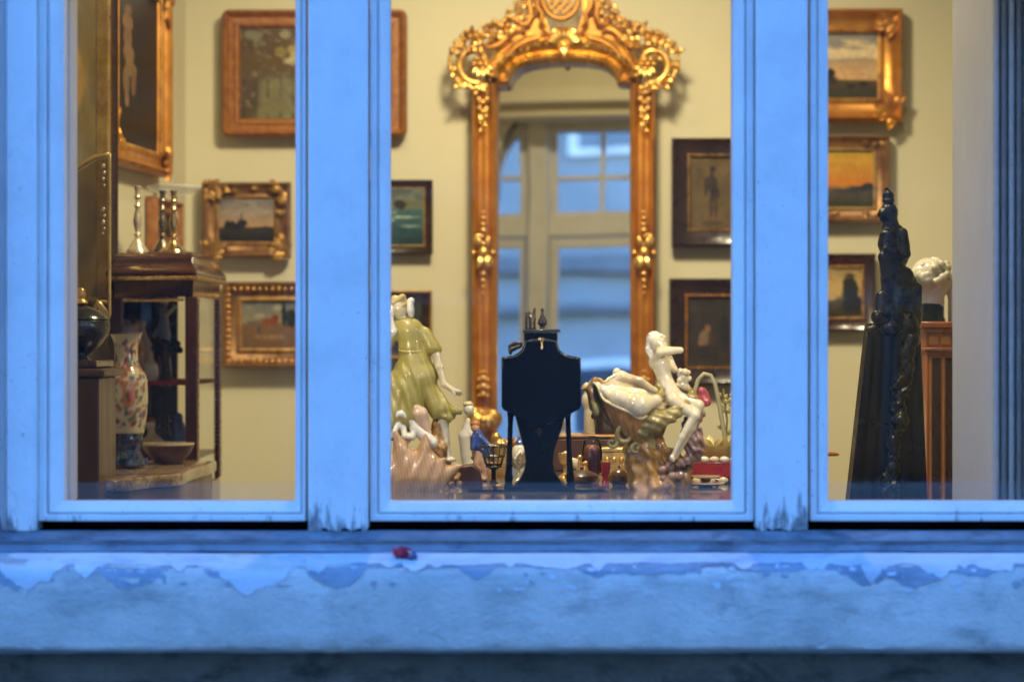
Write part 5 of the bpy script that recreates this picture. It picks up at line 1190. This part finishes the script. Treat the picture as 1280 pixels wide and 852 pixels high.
clay('front_petal', [('c', (746, 480, -6), (755, 489, -16), 3.5, 5.5), ('c', (755, 489, -16), (774, 497, -28), 5.5, 9), ('c', (774, 497, -28), (798, 505, -36), 9, 12.5), ('c', (798, 505, -36), (818, 500, -32), 12.5, 8), ('c', (766, 486, -14), (800, 494, -22), 6, 9)], DN, M['cream_ch'], ny, 1.1, 8, lambda X, Y, Z: .3 * np.sin(X * .5) * np.sin(Y * .3 + 1))
wrap = lambda X, Y, Z: .8 * np.sin(X * .22 + Y * .62 + Z * .15) + .3 * np.sin(X * .5 - Y * .4)
clay('leaf_drape', [('c', (803, 536, -26), (816, 526, -32), 11, 13), ('c', (816, 526, -32), (836, 518, -31), 13, 9), ('c', (836, 518, -31), (852, 508, -28), 9, 7), ('c', (852, 508, -28), (864, 496, -20), 7, 6.5), ('c', (864, 496, -20), (862, 487, -10), 6.5, 4), ('c', (822, 497, -30), (812, 503, -33), 6, 5), ('c', (812, 503, -33), (816, 511, -34), 5, 4), ('c', (822, 478, -12), (826, 490, -22), 3.4, 5), ('c', (826, 490, -22), (818, 498, -30), 5, 5), ('c', (806, 534, -24), (812, 556, -20), 10, 7)], DN, M['olive_ch'], ny, 1.1, 3.5, wrap)
clay('body', [('e', (820, 429, -8), (9.5, 12, 11), .15), ('e', (825.5, 431, -12), (5.5, 8, 6)), ('c', (830, 427, -13), (832, 431.5, -13.5), .9, 1.5), ('s', (829.5, 437.5, -12), 1.7), ('c', (829, 424.5, -16), (831, 425, -12), 1.2, 1.2), ('c', (829.8, 434.6, -14), (830.8, 434.6, -11), .8, .8), ('c', (820, 438, -6), (822, 449, -6), 5, 5.4), ('e', (824, 453, -8), (13.5, 7, 8), .35), ('c', (825, 455, -8), (831, 474, -10), 11, 9), ('c', (831, 474, -10), (837, 492, -14), 9.2, 12.5), ('e', (838, 494, -14), (14, 12, 12)),
      ('c', (815, 452, -10), (823, 441, -20), 5, 4.3), ('c', (823, 441, -20), (849, 437.5, -22), 5.0, 3.6), ('c', (849, 437.5, -22), (828, 435, -18), 3.6, 2.8), ('c', (828, 435, -18), (822, 439, -17), 2.8, 2.2), ('c', (834, 455, -6), (843, 462, -2), 4.6, 4), ('c', (843, 462, -2), (838, 447, -2), 3.6, 3),
      ('c', (842, 497, -16), (871, 506, -26), 10.5, 7), ('c', (871, 506, -26), (861, 533, -30), 7, 6.6), ('c', (861, 533, -30), (847, 560, -30), 6.4, 3.8), ('c', (847, 560, -30), (842, 570, -33), 3.8, 2.8), ('c', (840, 500, -24), (866, 518, -34), 9, 6.5), ('c', (866, 518, -34), (850, 545, -36), 6, 4.5), ('c', (850, 545, -36), (840, 566, -36), 4.5, 3), ('e', (838, 571, -38), (3, 5, 3.2), .5)], DN, M['cream_ch'], ny, .95, 2.2, smooth=2)
clay('hair', [('e', (818, 424, -5), (10.5, 10.5, 11.5), .1), ('e', (813, 432, -4), (6, 9, 9)), ('c', (810, 436, -8), (815, 446, -10), 4.2, 4.8), ('s', (829, 421, -8), 2.6), ('c', (812, 418, -10), (826, 419, -12), 2.4, 2)], DN, M['white_ch'], ny, .9, 1.6, lambda X, Y, Z: .35 * np.sin(X * 1.5 + Y * 1.2))
rr = random.Random(3)
clay('flower_cluster', [('s', (853 + rr.uniform(-8, 8), 474 + rr.uniform(-11, 11), -14 + rr.uniform(-5, 5)), rr.uniform(3, 4.6)) for _ in range(18)] + [('e', (853, 475, -12), (7, 10, 6), -.4)], DN, M['cream_ch'], ny, .9, 1)
clay('purple_drape', [('e', (864, 548, -18), (13, 30, 13), .2), ('c', (868, 525, -20), (877, 516, -18), 7, 4), ('c', (860, 572, -22), (848, 578, -24), 7, 5), ('c', (872, 540, -26), (878, 556, -26), 4, 3), ('s', (870, 548, -29), 4), ('c', (866, 560, -30), (877, 562, -28), 3, 2.4), ('c', (862, 535, -30), (874, 534, -28), 2.6, 2.2)], DN, M['mauve_ch'], ny, 1.1, 2.4, lambda X, Y, Z: .9 * np.sin(X * .7 + Y * .5))
tk = lambda X, Y, Z: 2.3 * np.sin(np.arctan2(Z + 2, X - 820) * 9 + Y * .06) + 1.0 * np.sin(Y * .35 + X * .25)
clay('stem', [('c', (806, 562, -2), (808, 590, -2), 26, 22), ('c', (812, 590, -2), (818, bn - 5, -2), 25, 34), ('c', (838, 575, -4), (850, bn - 6, -6), 15, 9), ('c', (862, 573, -6), (856, bn - 6, -10), 8, 6), ('e', (790, 572, -8), (11, 8, 9)), ('c', (812, 570, -24), (812, 598, -26), 5, 4), ('e', (812, 566, -20), (12, 5, 8)), ('c', (795, bn - 5, -14), (845, bn - 5, -14), 8, 8)], DN, M['tan_ch'], ny, 1.4, 5, tk)
scrl = MB(); qq_ = lambda x, y, o: qn(x, y, -22 - o)
scroll(scrl, (781, 543), 13, rad(80), 1.0, 3.4, qq_, 18, .8, .25); scroll(scrl, (764, 552), 8, rad(60), -.9, 2.6, qq_, 16, .8, .3); scroll(scrl, (794, 560), 8, rad(20), 1, 2.6, qq_, 16, .8, .3)
part('scrollwork', scrl, M['olive_ch'], ny, 180)
rr = random.Random(8)
clay('grotto_lump', [('s', (rr.uniform(826, 850), rr.uniform(578, bn - 4), -26 + rr.uniform(-4, 4)), rr.uniform(3, 6)) for _ in range(16)], DN, M['mauve_ch'], ny, 1.2, 1.5)
clay('green_knob', [('e', (744, 510, -14), (6, 9, 6), .3)], DN, M['green_ch'], ny, 1.2, 2)
# ------------------------------------------------------------------ small things further back on the table
def on(label, name, cat, cx, d): return thing(name, label, cat, P(cx, ty(d), d))
d = 4.16; b_ = ty(d)
r = on('slender white china figure with a round head, beside the gilt stile foot', 'figurine', 'figurine', 584, d)
clay('body', [('c', (588, b_ - 6, 0), (583, 570, 0), 10, 6), ('c', (583, 570, 0), (581, 545, 0), 7, 8), ('c', (581, 545, 0), (585, 525, 0), 7, 3.5), ('e', (586, 511, 0), (7, 8, 7)), ('c', (584, 534, 0), (594, 548, -8), 3, 2.4)], d, M['white_ch'], r, 1.3, 3)
clay('cap', [('e', (585, 505, 0), (7, 4, 7))], d, M['cream_ch'], r, 1.3, 1)
d = 4.10; b_ = ty(d)
r = on('seated china man in a blue jacket with orange hair', 'figurine', 'figurine', 598, d)
clay('jacket', [('c', (598, 556, 0), (597, 543, 0), 8, 7), ('c', (602, 547, -5), (611, 556, -9), 4, 3.4), ('c', (592, 547, -4), (591, 560, -8), 4, 3.2), ('c', (600, 558, 0), (608, 566, -4), 7, 5)], d, M['blue_ch'], r, 1.1, 2.4)
clay('body', [('e', (594, 534, 0), (5.6, 6.6, 6)), ('c', (602, 564, 0), (606, 585, -6), 6, 4), ('c', (606, 585, -6), (607, b_ - 3, -6), 4, 3.4), ('c', (598, 565, 0), (596, 585, -5), 6, 4), ('c', (596, 585, -5), (600, b_ - 3, -7), 4, 3.4), ('e', (604, b_ - 3, -9), (6, 3, 4)), ('s', (612, 557, -9), 3)], d, pm('pink flesh glaze', (.72, .46, .30), (.6, .35, .22), 20, .25, 0, .05, coat=.4), r, 1.1, 2)
clay('hair', [('e', (594, 530, 1), (6.4, 5, 6.4))], d, pm('orange hair glaze', (.55, .20, .05), (.4, .13, .03), 30, .3, 0, .1), r, 1.1, 1)
clay('seat', [('c', (596, b_ - 8, 8), (600, 575, 8), 10, 7), ('e', (599, 572, 4), (11, 5, 8))], d, M['tan_ch'], r, 1.4, 2)
mb = MB(); p = lambda x, y, o=0: P(x, y, 3.98) + Vector((0, o, 0))
bb = ty(3.98); mb.prism([(p(x, y).x, p(x, y).z) for x, y in ((566, bb), (604, bb), (600, 588), (592, 580), (573, 582))], .57, .62); w_ = solo('wedge_box', mb, M['walnut'], 'dark red brown slant sided wooden box behind the shell spines', 'box', bev=.003)
d = 4.05; b_ = ty(d); r = on('dark silver openwork basket on legs behind the clock column', 'basket', 'basket', 617, d)
mb = MB()
for k in range(12): a = k * PI / 6; mb.tube([P(617 + 9 * math.cos(a), b_ - 20, d) + Vector((0, 9 * d / F * math.sin(a), 0)), P(617 + 17 * math.cos(a), b_ - 46, d) + Vector((0, 17 * d / F * math.sin(a), 0))], .8 * d / F, 6)
part('wirework', mb, M['pewter'], r, 180, stuff=True)
for y, rr_ in ((b_ - 46, 17.5), (b_ - 33, 13.4), (b_ - 20, 9.5)):
    mb = MB(); mb.tube([P(617 + rr_ * math.cos(a), y, d) + Vector((0, rr_ * d / F * math.sin(a), 0)) for a in np.linspace(0, 2 * PI, 28)], 1.2 * d / F, 6); part('ring', mb, M['pewter'], r, 180)
lathe_part('pan', 617, [(9, b_ - 24), (10, b_ - 20), (3, b_ - 16), (3, b_ - 4), (12, b_)], d, M['bronze'], r, 20)
d = 4.25; b_ = ty(d); r = on('gilded reclining mount behind the silver basket', 'ornament', 'ornament', 628, d)
clay('body', [('e', (626, 556, 0), (10, 8, 8)), ('c', (626, 562, 0), (630, b_ - 4, 0), 7, 10), ('s', (620, 546, 0), 6), ('c', (632, 560, 0), (640, 548, 0), 4, 3)], d, M['gilt'], r, 1.5, 3)
d = 4.05; b_ = ty(d); r = on('crumpled silver leaf dish between clock column and clock waist', 'dish', 'dish', 648, d)
mb = MB()
for k in range(9): a = k * 2 * PI / 9; c0 = P(648, b_ - 18, d); mb.leaf(c0, c0 + Vector((math.cos(a) * .020, math.sin(a) * .02, .022 + .01 * (k % 3))), .008, .2, 5, side=Vector((0, 0, -1)))
part('leafwork', mb, M['silver'], r, 60, stuff=True); lathe_part('foot', 648, [(2.4, b_ - 19), (2.4, b_ - 6), (9, b_)], d, M['silver'], r, 18)
def tureen(label, cx, d, w, h, mat, mat2):
    b_ = ty(d); r = on(label, 'tureen', 'tureen', cx, d)
    lathe_part('body', cx, [(w * .96, b_ - h * .5), (w, b_ - h * .42), (w * .9, b_ - h * .2), (w * .6, b_ - h * .06), (w * .62, b_)], d, mat, r, 32)
    lathe_part('lid', cx, [(w * .10, b_ - h), (w * .13, b_ - h * .94), (w * .08, b_ - h * .86), (w * .4, b_ - h * .8), (w * .8, b_ - h * .65), (w * 1.0, b_ - h * .51)], d, mat2, r, 32); return r
tureen('low brown covered dish behind the clock base', 727, 4.0, 22, 22, M['brown_ch'], M['walnut'])
tureen('small striped brown pot beside the shell bowl stem', 774, 3.97, 14, 25, M['tan_ch'], M['brown_ch'])
d = 4.12; b_ = ty(d); r = on('red brown jar under a milky glass dome between clock and shell bowl', 'jar', 'jar', 740, d)
lathe_part('jar', 740, [(6, 556), (10, 560), (11, 575), (10, 590), (8, b_ - 4), (11, b_)], d, pm('red brown pottery', (.30, .09, .05), (.20, .06, .035), 30, .3, 0, .1), r, 24)
lathe_part('dome', 740, [(1, 544), (7, 546), (11, 552), (13, 562), (13, 590)], d, glass_mat('milky glass', ior=1.35, tint=(.9, .93, .92)), r, 28)
d = 4.3; b_ = ty(d); r = on('gilt casket with raised mounts behind the domed jar', 'casket', 'casket', 766, d)
mb = MB(); a = P(744, 562, d); c = P(790, b_, d); mb.box((a.x, d - CD, c.z), (c.x, d - CD + .05, a.z - .004)); part('box', mb, M['gilt_pale'], r, 30, .002)
mb = MB(); mb.box((a.x - .003, d - CD - .003, a.z - .0037), (c.x + .003, d - CD + .053, a.z + .004)); part('lid', mb, M['gilt_pale'], r, 30, .002)
mb = MB()
for kx in range(5): mb.ball(P(750 + kx * 9, 574, d - .002), (3.2 * d / F, .003, 4 * d / F), 8)
part('mount', mb, M['gilt'], r, 180, stuff=True)
d = 4.08; b_ = ty(d); r = on('pair of tiny gilt cherubs in front of the domed jar', 'ornament', 'ornament', 727, d)
clay('body', [('c', (725, b_ - 12, 0), (725, b_ - 24, 0), 4, 3), ('s', (725, b_ - 30, 0), 3.6), ('c', (732, b_ - 10, 0), (732, b_ - 18, 0), 4, 3), ('s', (732, b_ - 23, 0), 3.4), ('e', (728, b_ - 6, 0), (11, 6, 6))], d, M['gilt'], r, 1.1, 1.6)
d = 4.4; b_ = ty(d); r = on('plain pale wooden case low behind the clock', 'case', 'case', 735, d)
mb = MB(); a = P(690, 543, d); c = P(784, b_, d); mb.box((a.x, d - CD, c.z), (c.x, d - CD + .08, a.z - .007)); part('box', mb, M['walnut'], r, 30, .003)
mb = MB(); mb.box((a.x - .003, d - CD - .003, a.z - .0065), (c.x + .003, d - CD + .083, a.z)); part('lid', mb, M['gilt_brown'], r, 30, .003)
d = 4.36; b_ = ty(d); r = on('dark bronze seated figure behind the shell tip', 'figurine', 'figurine', 752, d)
zs_ = P(0, 543, 4.4).z; dz_ = (ty(4.43) - 542.6)
clay('body', [('c', (760, 536, 0), (757, 508, 0), 17, 12), ('c', (757, 508, 0), (752, 490, 0), 10, 6), ('s', (750, 480, 0), 7.5), ('c', (765, 520, -6), (778, 536, -8), 7, 6), ('c', (752, 500, -6), (742, 520, -8), 5, 4)], 4.44, M['bronze'], r, 1.6, 4)
d = 4.5; b_ = ty(d); r = on('white bust shape added for a pale reflection in the mirror, over the shell bowl', 'bust', 'bust', 771, d)
clay('body', [('c', (771, b_ - 4, 0), (771, 520, 0), 9, 5), ('c', (771, 520, 0), (771, 492, 0), 6, 9), ('c', (771, 484, 0), (771, 476, 0), 5, 3.5), ('e', (771, 466, 0), (5.6, 6.6, 6))], d, M['white_ch'], r, 1.5, 3)  # solid shape added in place of a reflection in the mirror
d = 4.55; b_ = ty(d); r = on('small cream bird shape added for a pale reflection against the mirror glass', 'figurine', 'figurine', 735, d)
clay('body', [('c', (738, b_ - 4, 0), (736, 515, 0), 8, 6), ('e', (736, 500, 0), (9, 13, 7)), ('s', (734, 483, 0), 5.5), ('c', (734, 482, 0), (727, 484, 0), 2.2, 1)], d, M['cream_ch'], r, 1.5, 3)  # another added shape replacing a pale mirror reflection
# more small antiques crowded between the larger pieces
d = 4.22; b_ = ty(d); r = on('tiny gilt cup on a stem just behind the clock base edge', 'cup', 'cup', 706, d)
lathe_part('bowl', 706, [(8, b_ - 30), (8.5, b_ - 26), (6, b_ - 18), (2, b_ - 14)], d, M['gilt'], r, 20); lathe_part('foot', 706, [(2, b_ - 13.8), (1.8, b_ - 5), (7, b_ - 2), (8, b_)], d, M['gilt'], r, 20)
d = 4.3; b_ = ty(d); r = on('small white and gold china dog behind the covered dish', 'figurine', 'figurine', 716, d)
clay('body', [('e', (716, b_ - 14, 0), (10, 7, 6)), ('s', (707, b_ - 24, 0), 5.4), ('c', (707, b_ - 23, -2), (701, b_ - 21, -3), 2.6, 1.8), ('c', (709, b_ - 12, -2), (708, b_ - 2, -2), 2.6, 2.2), ('c', (722, b_ - 12, -2), (723, b_ - 2, -2), 2.8, 2.2), ('c', (724, b_ - 17, 0), (729, b_ - 26, 0), 2, 1.2)], d, M['cream_ch'], r, 1.2, 2)
d = 4.06; b_ = ty(d); r = on('little crimson glass beaker beside the gilt casket', 'beaker', 'beaker', 757, d)
lathe_part('body', 757, [(6, b_ - 25), (6.2, b_ - 22), (5, b_ - 8), (4, b_ - 4), (5.4, b_)], d, pm('crimson glass', (.30, .015, .02), (.20, .01, .015), 20, .12, 0, .02, coat=.5), r, 24)
lathe_part('gilt_rim', 757, [(6.3, b_ - 27), (6.3, b_ - 25.2)], d, M['gilt'], r, 24)
d = 4.4; b_ = ty(d); r = on('white and blue ginger jar low between clock column and mirror', 'jar', 'jar', 650, d)
lathe_part('body', 650, [(5, b_ - 34), (9, b_ - 30), (12, b_ - 20), (9, b_ - 6), (8, b_)], d, M['white_ch'], r, 28); lathe_part('lid', 650, [(1.5, b_ - 44), (3, b_ - 41), (6, b_ - 37), (6.4, b_ - 34.2)], d, M['blue_ch'], r, 24)
# flower basket, lotus bowl, red tray and dishes beside the nymph
d = 4.14; b_ = ty(d); ub = d / F
r = on('cream china basket with tall arched handle and a pink flower', 'basket', 'basket', 895, d)
mb = MB(); mb.tube([P(x, y, d) for x, y in ((869, 560), (866, 520), (868, 490), (873, 474), (880, 467), (888, 469), (894, 480), (899, 505), (905, 540), (909, 562))], [2.9 * ub] * 10, 10); part('handle', mb, pm('dull sage glaze', (.42, .38, .22), (.30, .27, .14), 30, .4), r, 180)
lathe_part('bowl', 893, [(30, 556), (29, 560), (25, 568), (18, 578), (16, b_)], d, M['green_ch'], r, 32, wob=lambda th, i: 1 + .04 * math.sin(th * 10))
for k in range(8):
    a = k * PI / 4 + .2; c0 = P(894, 566, d) + Vector((math.cos(a) * 8 * ub, math.sin(a) * 8 * ub, 0)); mb = MB(); mb.leaf(c0, c0 + Vector((math.cos(a) * 22 * ub, math.sin(a) * 22 * ub, 24 * ub)), 9 * ub, .15, 6, side=Vector((math.cos(a) * .4, math.sin(a) * .4, -.8))); part('petal', mb, pm('yellow cream glaze', (.78, .70, .40), (.74, .56, .16), 26, .2, 0, .05, coat=.4) if k == 0 else bpy.data.materials['yellow cream glaze'], r, 60)
clay('flower', [('e', (879, 497, 0), (8, 12, 7)), ('s', (877, 488, -3), 5), ('s', (883, 502, -4), 6)], d, pm('pink glaze', (.55, .12, .13), (.40, .06, .08), 26, .25, 0, .1, coat=.4), r, 1.3, 2)
mb = MB()
for k in range(12): a = rr.uniform(0, 2 * PI); x, y = 906 + rr.uniform(-10, 10), rr.uniform(486, 545); mb.leaf(P(x, y, d + .01), P(x + 9 * math.cos(a), y - 9 * math.sin(a), d + .012), 3.2 * ub, .3, 4)
part('spray', mb, M['green_ch'], r, 60, stuff=True)
mb = MB(); mb.tube([P(906, 560, d + .01), P(909, 525, d + .012), P(904, 486, d + .014)], 1.4 * ub, 6); part('stalk', mb, M['olive_ch'], r, 180)
d = 4.02; b_ = ty(d); ur = d / F
r = on('red lacquer tray edged with shells, standing under the flower basket', 'tray', 'tray', 893, d)
mb = MB(); a = P(862, 577, d); c = P(926, 597, d); mb.box((a.x, d - CD, c.z), (c.x, d - CD + .11, a.z)); part('tray', mb, pm('red lacquer', (.30, .02, .022), (.22, .012, .015), 20, .25, 0, .05, coat=.3), r, 30, .002)
mb = MB(); mb.box((a.x - .003, d - CD - .004, P(0, b_, d).z), (c.x + .003, d - CD + .11, c.z - .0005)); part('foot', mb, M['mahog'], r, 30, .002)
for kx in range(5): mb = MB(); mb.ball(P(868 + kx * 12.5, 574, d + .004), (6.4 * ur, 6 * ur, 4.2 * ur), 10); part('shell', mb, M['white_ch'] if kx % 2 else M['cream_ch'], r, 180)
for kx in range(4): mb = MB(); mb.ball(P(872 + kx * 16, 600, d - .006), (7 * ur, 5 * ur, 4.4 * ur), 10); part('shell', mb, M['cream_ch'], r, 180)
d = 3.94; b_ = ty(d)
for k, (lab, w, y) in enumerate((('larger cream saucer at the bottom of the small stack', 24, b_), ('smaller cream saucer resting on the larger one by the nymph', 18, b_ - 8.5))):
    r = thing('saucer', lab, 'saucer', P(882, y, d)); lathe_part('dish', 882, [(w, y - 5.4), (w * 1.01, y - 4.4), (w * .7, y - 2)], d, M['cream_ch'], r, 36); lathe_part('foot', 882, [(w * .42, y - 2.2), (w * .34, y - 1), (w * .4, y)] if k == 0 else [(w * .42, y - 2.2), (w * .3, y + 2.6)], d, M['brown_ch'], r, 24)
# ------------------------------------------------------------------ behind the third pane
DE = 4.30
eb = thing('carved_sculpture', 'tall black ebony sculpture of crouching figures climbing a ribbed slab', 'sculpture', (P(1112, 0, DE).x, DE - CD, .03))
ke = DE / F
# ribbed leaning slab
mb = MB(); zb_ = .03
def slabx(t): return (1088 + (1010 - 1088) * t, 1138 + (1160 - 1138) * t)
rows_y = [(404, 0), (1300, 1)]
lo = []
for yy, t_ in ((404, 0), (640, .32), (1350, 1.0)):
    xa, xb = slabx(t_) if t_ < 1 else (1000, 1170); xa = {0: 1086, .32: 1060, 1.0: 985}[t_]; xb = {0: 1150, .32: 1160, 1.0: 1190}[t_]; pts = []
    for i in range(41): f = i / 40; rib = .0028 * abs(math.sin(f * PI * 6)) ; p = P(xa + (xb - xa) * f, yy, DE); pts.append((p.x, p.y - .0 - rib, p.z if yy < 1300 else .03))
    pts += [(P(xb, yy, DE).x, DE - CD + .05, pts[0][2]), (P(xa, yy, DE).x, DE - CD + .05, pts[0][2])]; lo.append(pts)
mb.loops(lo, True, True); part('ribbed_slab', mb, M['slab'], eb, 50)
rr = random.Random(6)
fig = [('e', (1110, 245, 0), (7.5, 6.5, 7)), ('c', (1109, 239, 0), (1108, 236, 0), 3.5, 2.4), ('e', (1110, 251, -2), (8, 3.5, 7)), ('e', (1111, 266, 0), (11.5, 13, 12)), ('e', (1103, 268, -6), (5.5, 6, 6)), ('c', (1100, 262, -4), (1098, 269, -4), 1.6, 2.4), ('c', (1101, 275, -5), (1104, 276, -5), 2.2, 2.4), ('e', (1116, 268, -6), (2.5, 5, 4)), ('c', (1126, 292, -12), (1130, 318, -14), 7, 6), ('c', (1130, 318, -14), (1104, 312, -20), 5.5, 4), ('c', (1122, 336, -10), (1102, 322, -16), 9, 7), ('c', (1102, 322, -16), (1104, 346, -14), 6.5, 5), ('c', (1112, 276, 0), (1113, 288, 0), 9, 10), ('e', (1120, 308, 4), (18, 30, 19), .10), ('c', (1113, 280, 0), (1108, 305, -6), 10, 12), ('c', (1107, 296, -10), (1108, 336, -10), 9.5, 9), ('c', (1118, 288, -8), (1110, 322, -14), 5, 4.5),
       ('e', (1129, 346, -6), (12.5, 13, 12)), ('c', (1108, 330, -2), (1112, 372, 0), 9, 9), ('c', (1106, 348, -4), (1106, 368, -6), 6, 5), ('e', (1133, 368, -10), (8.5, 12, 9), -.2), ('c', (1146, 360, -2), (1146, 392, -2), 6.5, 6), ('c', (1126, 356, -2), (1124, 400, 0), 10, 14), ('c', (1102, 372, -4), (1100, 392, -6), 9, 8), ('e', (1096, 396, -8), (9, 9, 8)), ('c', (1110, 388, -10), (1122, 398, -12), 7, 7), ('e', (1135, 405, -10), (11, 16, 10), .2), ('e', (1112, 410, -8), (13, 11, 10)), ('c', (1086, 412, -2), (1122, 396, -6), 4, 5), ('c', (1140, 384, -4), (1140, 425, -4), 9, 10), ('c', (1118, 330, 4), (1122, 400, 6), 10, 15), ('c', (1136, 352, 0), (1140, 400, 0), 10, 12), ('e', (1104, 384, -6), (9, 14, 9), .3)]
y = 425; x = 1134
while y < 660:
    a = rr.uniform(-1, 1); w = rr.uniform(8, 11.5)
    fig += [('e', (x + a * 5, y, -10 + rr.uniform(-4, 3)), (w, rr.uniform(9, 13), 9), a * .5), ('c', (x - 7 * a, y + 3, -15), (x + 9 * a, y + 12, -15), 3.6, 3.0), ('s', (x + 8 * a, y - 5, -15), rr.uniform(3.5, 5.5))]; y += rr.uniform(12, 16); x -= 1.9
clay('crouching_figure', fig, DE, M['ebony'], eb, 1.25, 2.4, smooth=2)
# inlaid pedestal with a marble head
DP = 4.62; kp_ = DP / F
ped = thing('pedestal', 'orange brown inlaid wooden pedestal column beside the curtain', 'pedestal', (P(1186, 0, DP).x, DP - CD, .03))
def pb(name, x0, x1, y0, y1, mat, out=0.0, bev=.002, dep=.12):
    a = P(x0, y0, DP); b = P(x1, y1, DP); mb = MB(); mb.box((a.x, DP - CD - out, b.z if y1 < 1400 else .03), (b.x, DP - CD + dep + out, a.z)); return part(name, mb, mat, ped, 30, bev)
pb('top_slab', 1150, 1226, 402, 410, M['redcedar'], .012); pb('moulding', 1154, 1222, 410.3, 415, M['redcedar'], .008)
pb('frieze', 1157, 1219, 415.3, 434, M['redcedar'], .004); pb('lower_moulding', 1155, 1221, 434.3, 439, M['redcedar'], .008); pb('shaft', 1158, 1218, 439.3, 1500, M['redcedar'], 0)
for x in (1161, 1176, 1192): pb('inlay_panel', x, x + 11, 420, 430, M['inlay'], .0045, .0003, .002)
for x in (1162, 1178, 1197): pb('inlay_line', x, x + 2.2, 446, 1200, M['inlay'], .0012, .0002, .002)
pb('flute', 1165, 1176, 447, 1200, M['mahog'], .0008, .0002, .001); pb('flute', 1182, 1195, 447, 1200, M['mahog'], .0008, .0002, .001)
bu = thing('marble_head', 'white marble head with curly hair on a round black plinth', 'bust', P(1166, 402, DP))
lathe_part('plinth', 1166, [(13, 379), (14, 380), (14, 397), (15.5, 398.5), (15.5, 402)], DP + .05, M['lacquer'], bu, 28)
clay('head', [('c', (1167, 380, 0), (1166, 362, 0), 13.5, 14), ('e', (1160, 344, -2), (22, 22, 21), .4), ('e', (1170, 352, 2), (20, 20, 19), -.5), ('e', (1147, 343, -8), (9, 11, 10)), ('c', (1141, 340, -10), (1139, 346, -11), 2.6, 3), ('c', (1144, 352, -8), (1148, 358, -6), 4, 5)], DP + .05, M['white_ch'], bu, 1.2, 4)
rr = random.Random(9); cur = []
for k in range(64):
    a = rr.uniform(0, 2 * PI); b = rr.uniform(-1.2, .8); cur.append(('s', (1163 + 23 * math.cos(a) * math.cos(b) + 2, 344 - 22 * math.sin(a) * math.cos(b) * .9, -23 * abs(math.sin(b)) - 2), rr.uniform(3.2, 5.4)))
clay('curly_hair', cur, DP + .05, M['white_ch'], bu, 1.2, 1.6)
s2 = thing('marble_head', 'second small pale marble piece half hidden by the curtain edge', 'bust', P(1192, 402, DP))
clay('head', [('c', (1194, 400, 6), (1193, 372, 6), 8, 7), ('e', (1192, 362, 6), (9, 12, 9)), ('s', (1187, 335, 6), 3), ('c', (1187, 340, 6), (1189, 352, 6), 2.5, 4)], DP + .05, M['white_ch'], s2, 1.3, 3)
# pale lining of the window niche and a folded slatted shutter at its end
sh_ = thing('folded_shutter', 'pale grey niche panel beside blue grey shutter slats at the end of the third pane', 'shutter', P(1240, 640, 3.56))
xw = P(1241, 0, 3.555).x
mb = MB(); a_ = (xw, 3.555 - CD); b_ = (P(1190.5, 0, 3.90).x, 3.90 - CD)
mb.add([(a_[0], a_[1], ZC - .6), (b_[0], b_[1], ZC - .6), (b_[0], b_[1], ZC + .95), (a_[0], a_[1], ZC + .95), (a_[0] + .16, a_[1], ZC - .6), (b_[0] + .12, b_[1], ZC - .6), (b_[0] + .12, b_[1], ZC + .95), (a_[0] + .16, a_[1], ZC + .95)], [(0, 1, 2, 3), (7, 6, 5, 4), (1, 5, 6, 2), (4, 0, 3, 7), (3, 2, 6, 7), (0, 4, 5, 1)]); part('panel', mb, M['blind'], sh_, 30)
mb = MB(); p0 = P(1241.5, 0, 3.55).x; mb.box((p0, 3.5485 - CD, ZC - .56), (p0 + .12, 3.553 - CD, ZC + .94)); part('backing', mb, M['curtain'], sh_, 30)
for k in range(9):
    xc = P(1245 + k * 9.5, 0, 3.54).x; mb = MB(); f = 3.535 - CD; w = .0042
    mb.prism([(xc - w, 0), (xc - w * .3, -.004), (xc + w * .5, -.003), (xc + w, .002), (xc + w, .012), (xc - w, .012)], 0, 1.5)
    mb.v = [Vector((v.x, f + v.z, ZC - .55 + v.y)) for v in mb.v]; part('slat', mb, M['slat'] if k % 2 else M['curtain'], sh_, 30)
r = thing('wooden_rod', 'small orange wooden tip sticking out from behind the post', 'rod', P(1036, 568, 4.6))
mb = MB(); mb.tube([P(1010, 566, 4.6), P(1036, 567, 4.6), P(1046, 567.5, 4.6), P(1049, 568, 4.6)], [3 * kp_, 3 * kp_, 2.2 * kp_, .8 * kp_], 10); part('shaft', mb, M['redcedar'], r, 180)
print('triangles', sum(len(o.data.polygons) for o in SC.objects if o.type == 'MESH'))
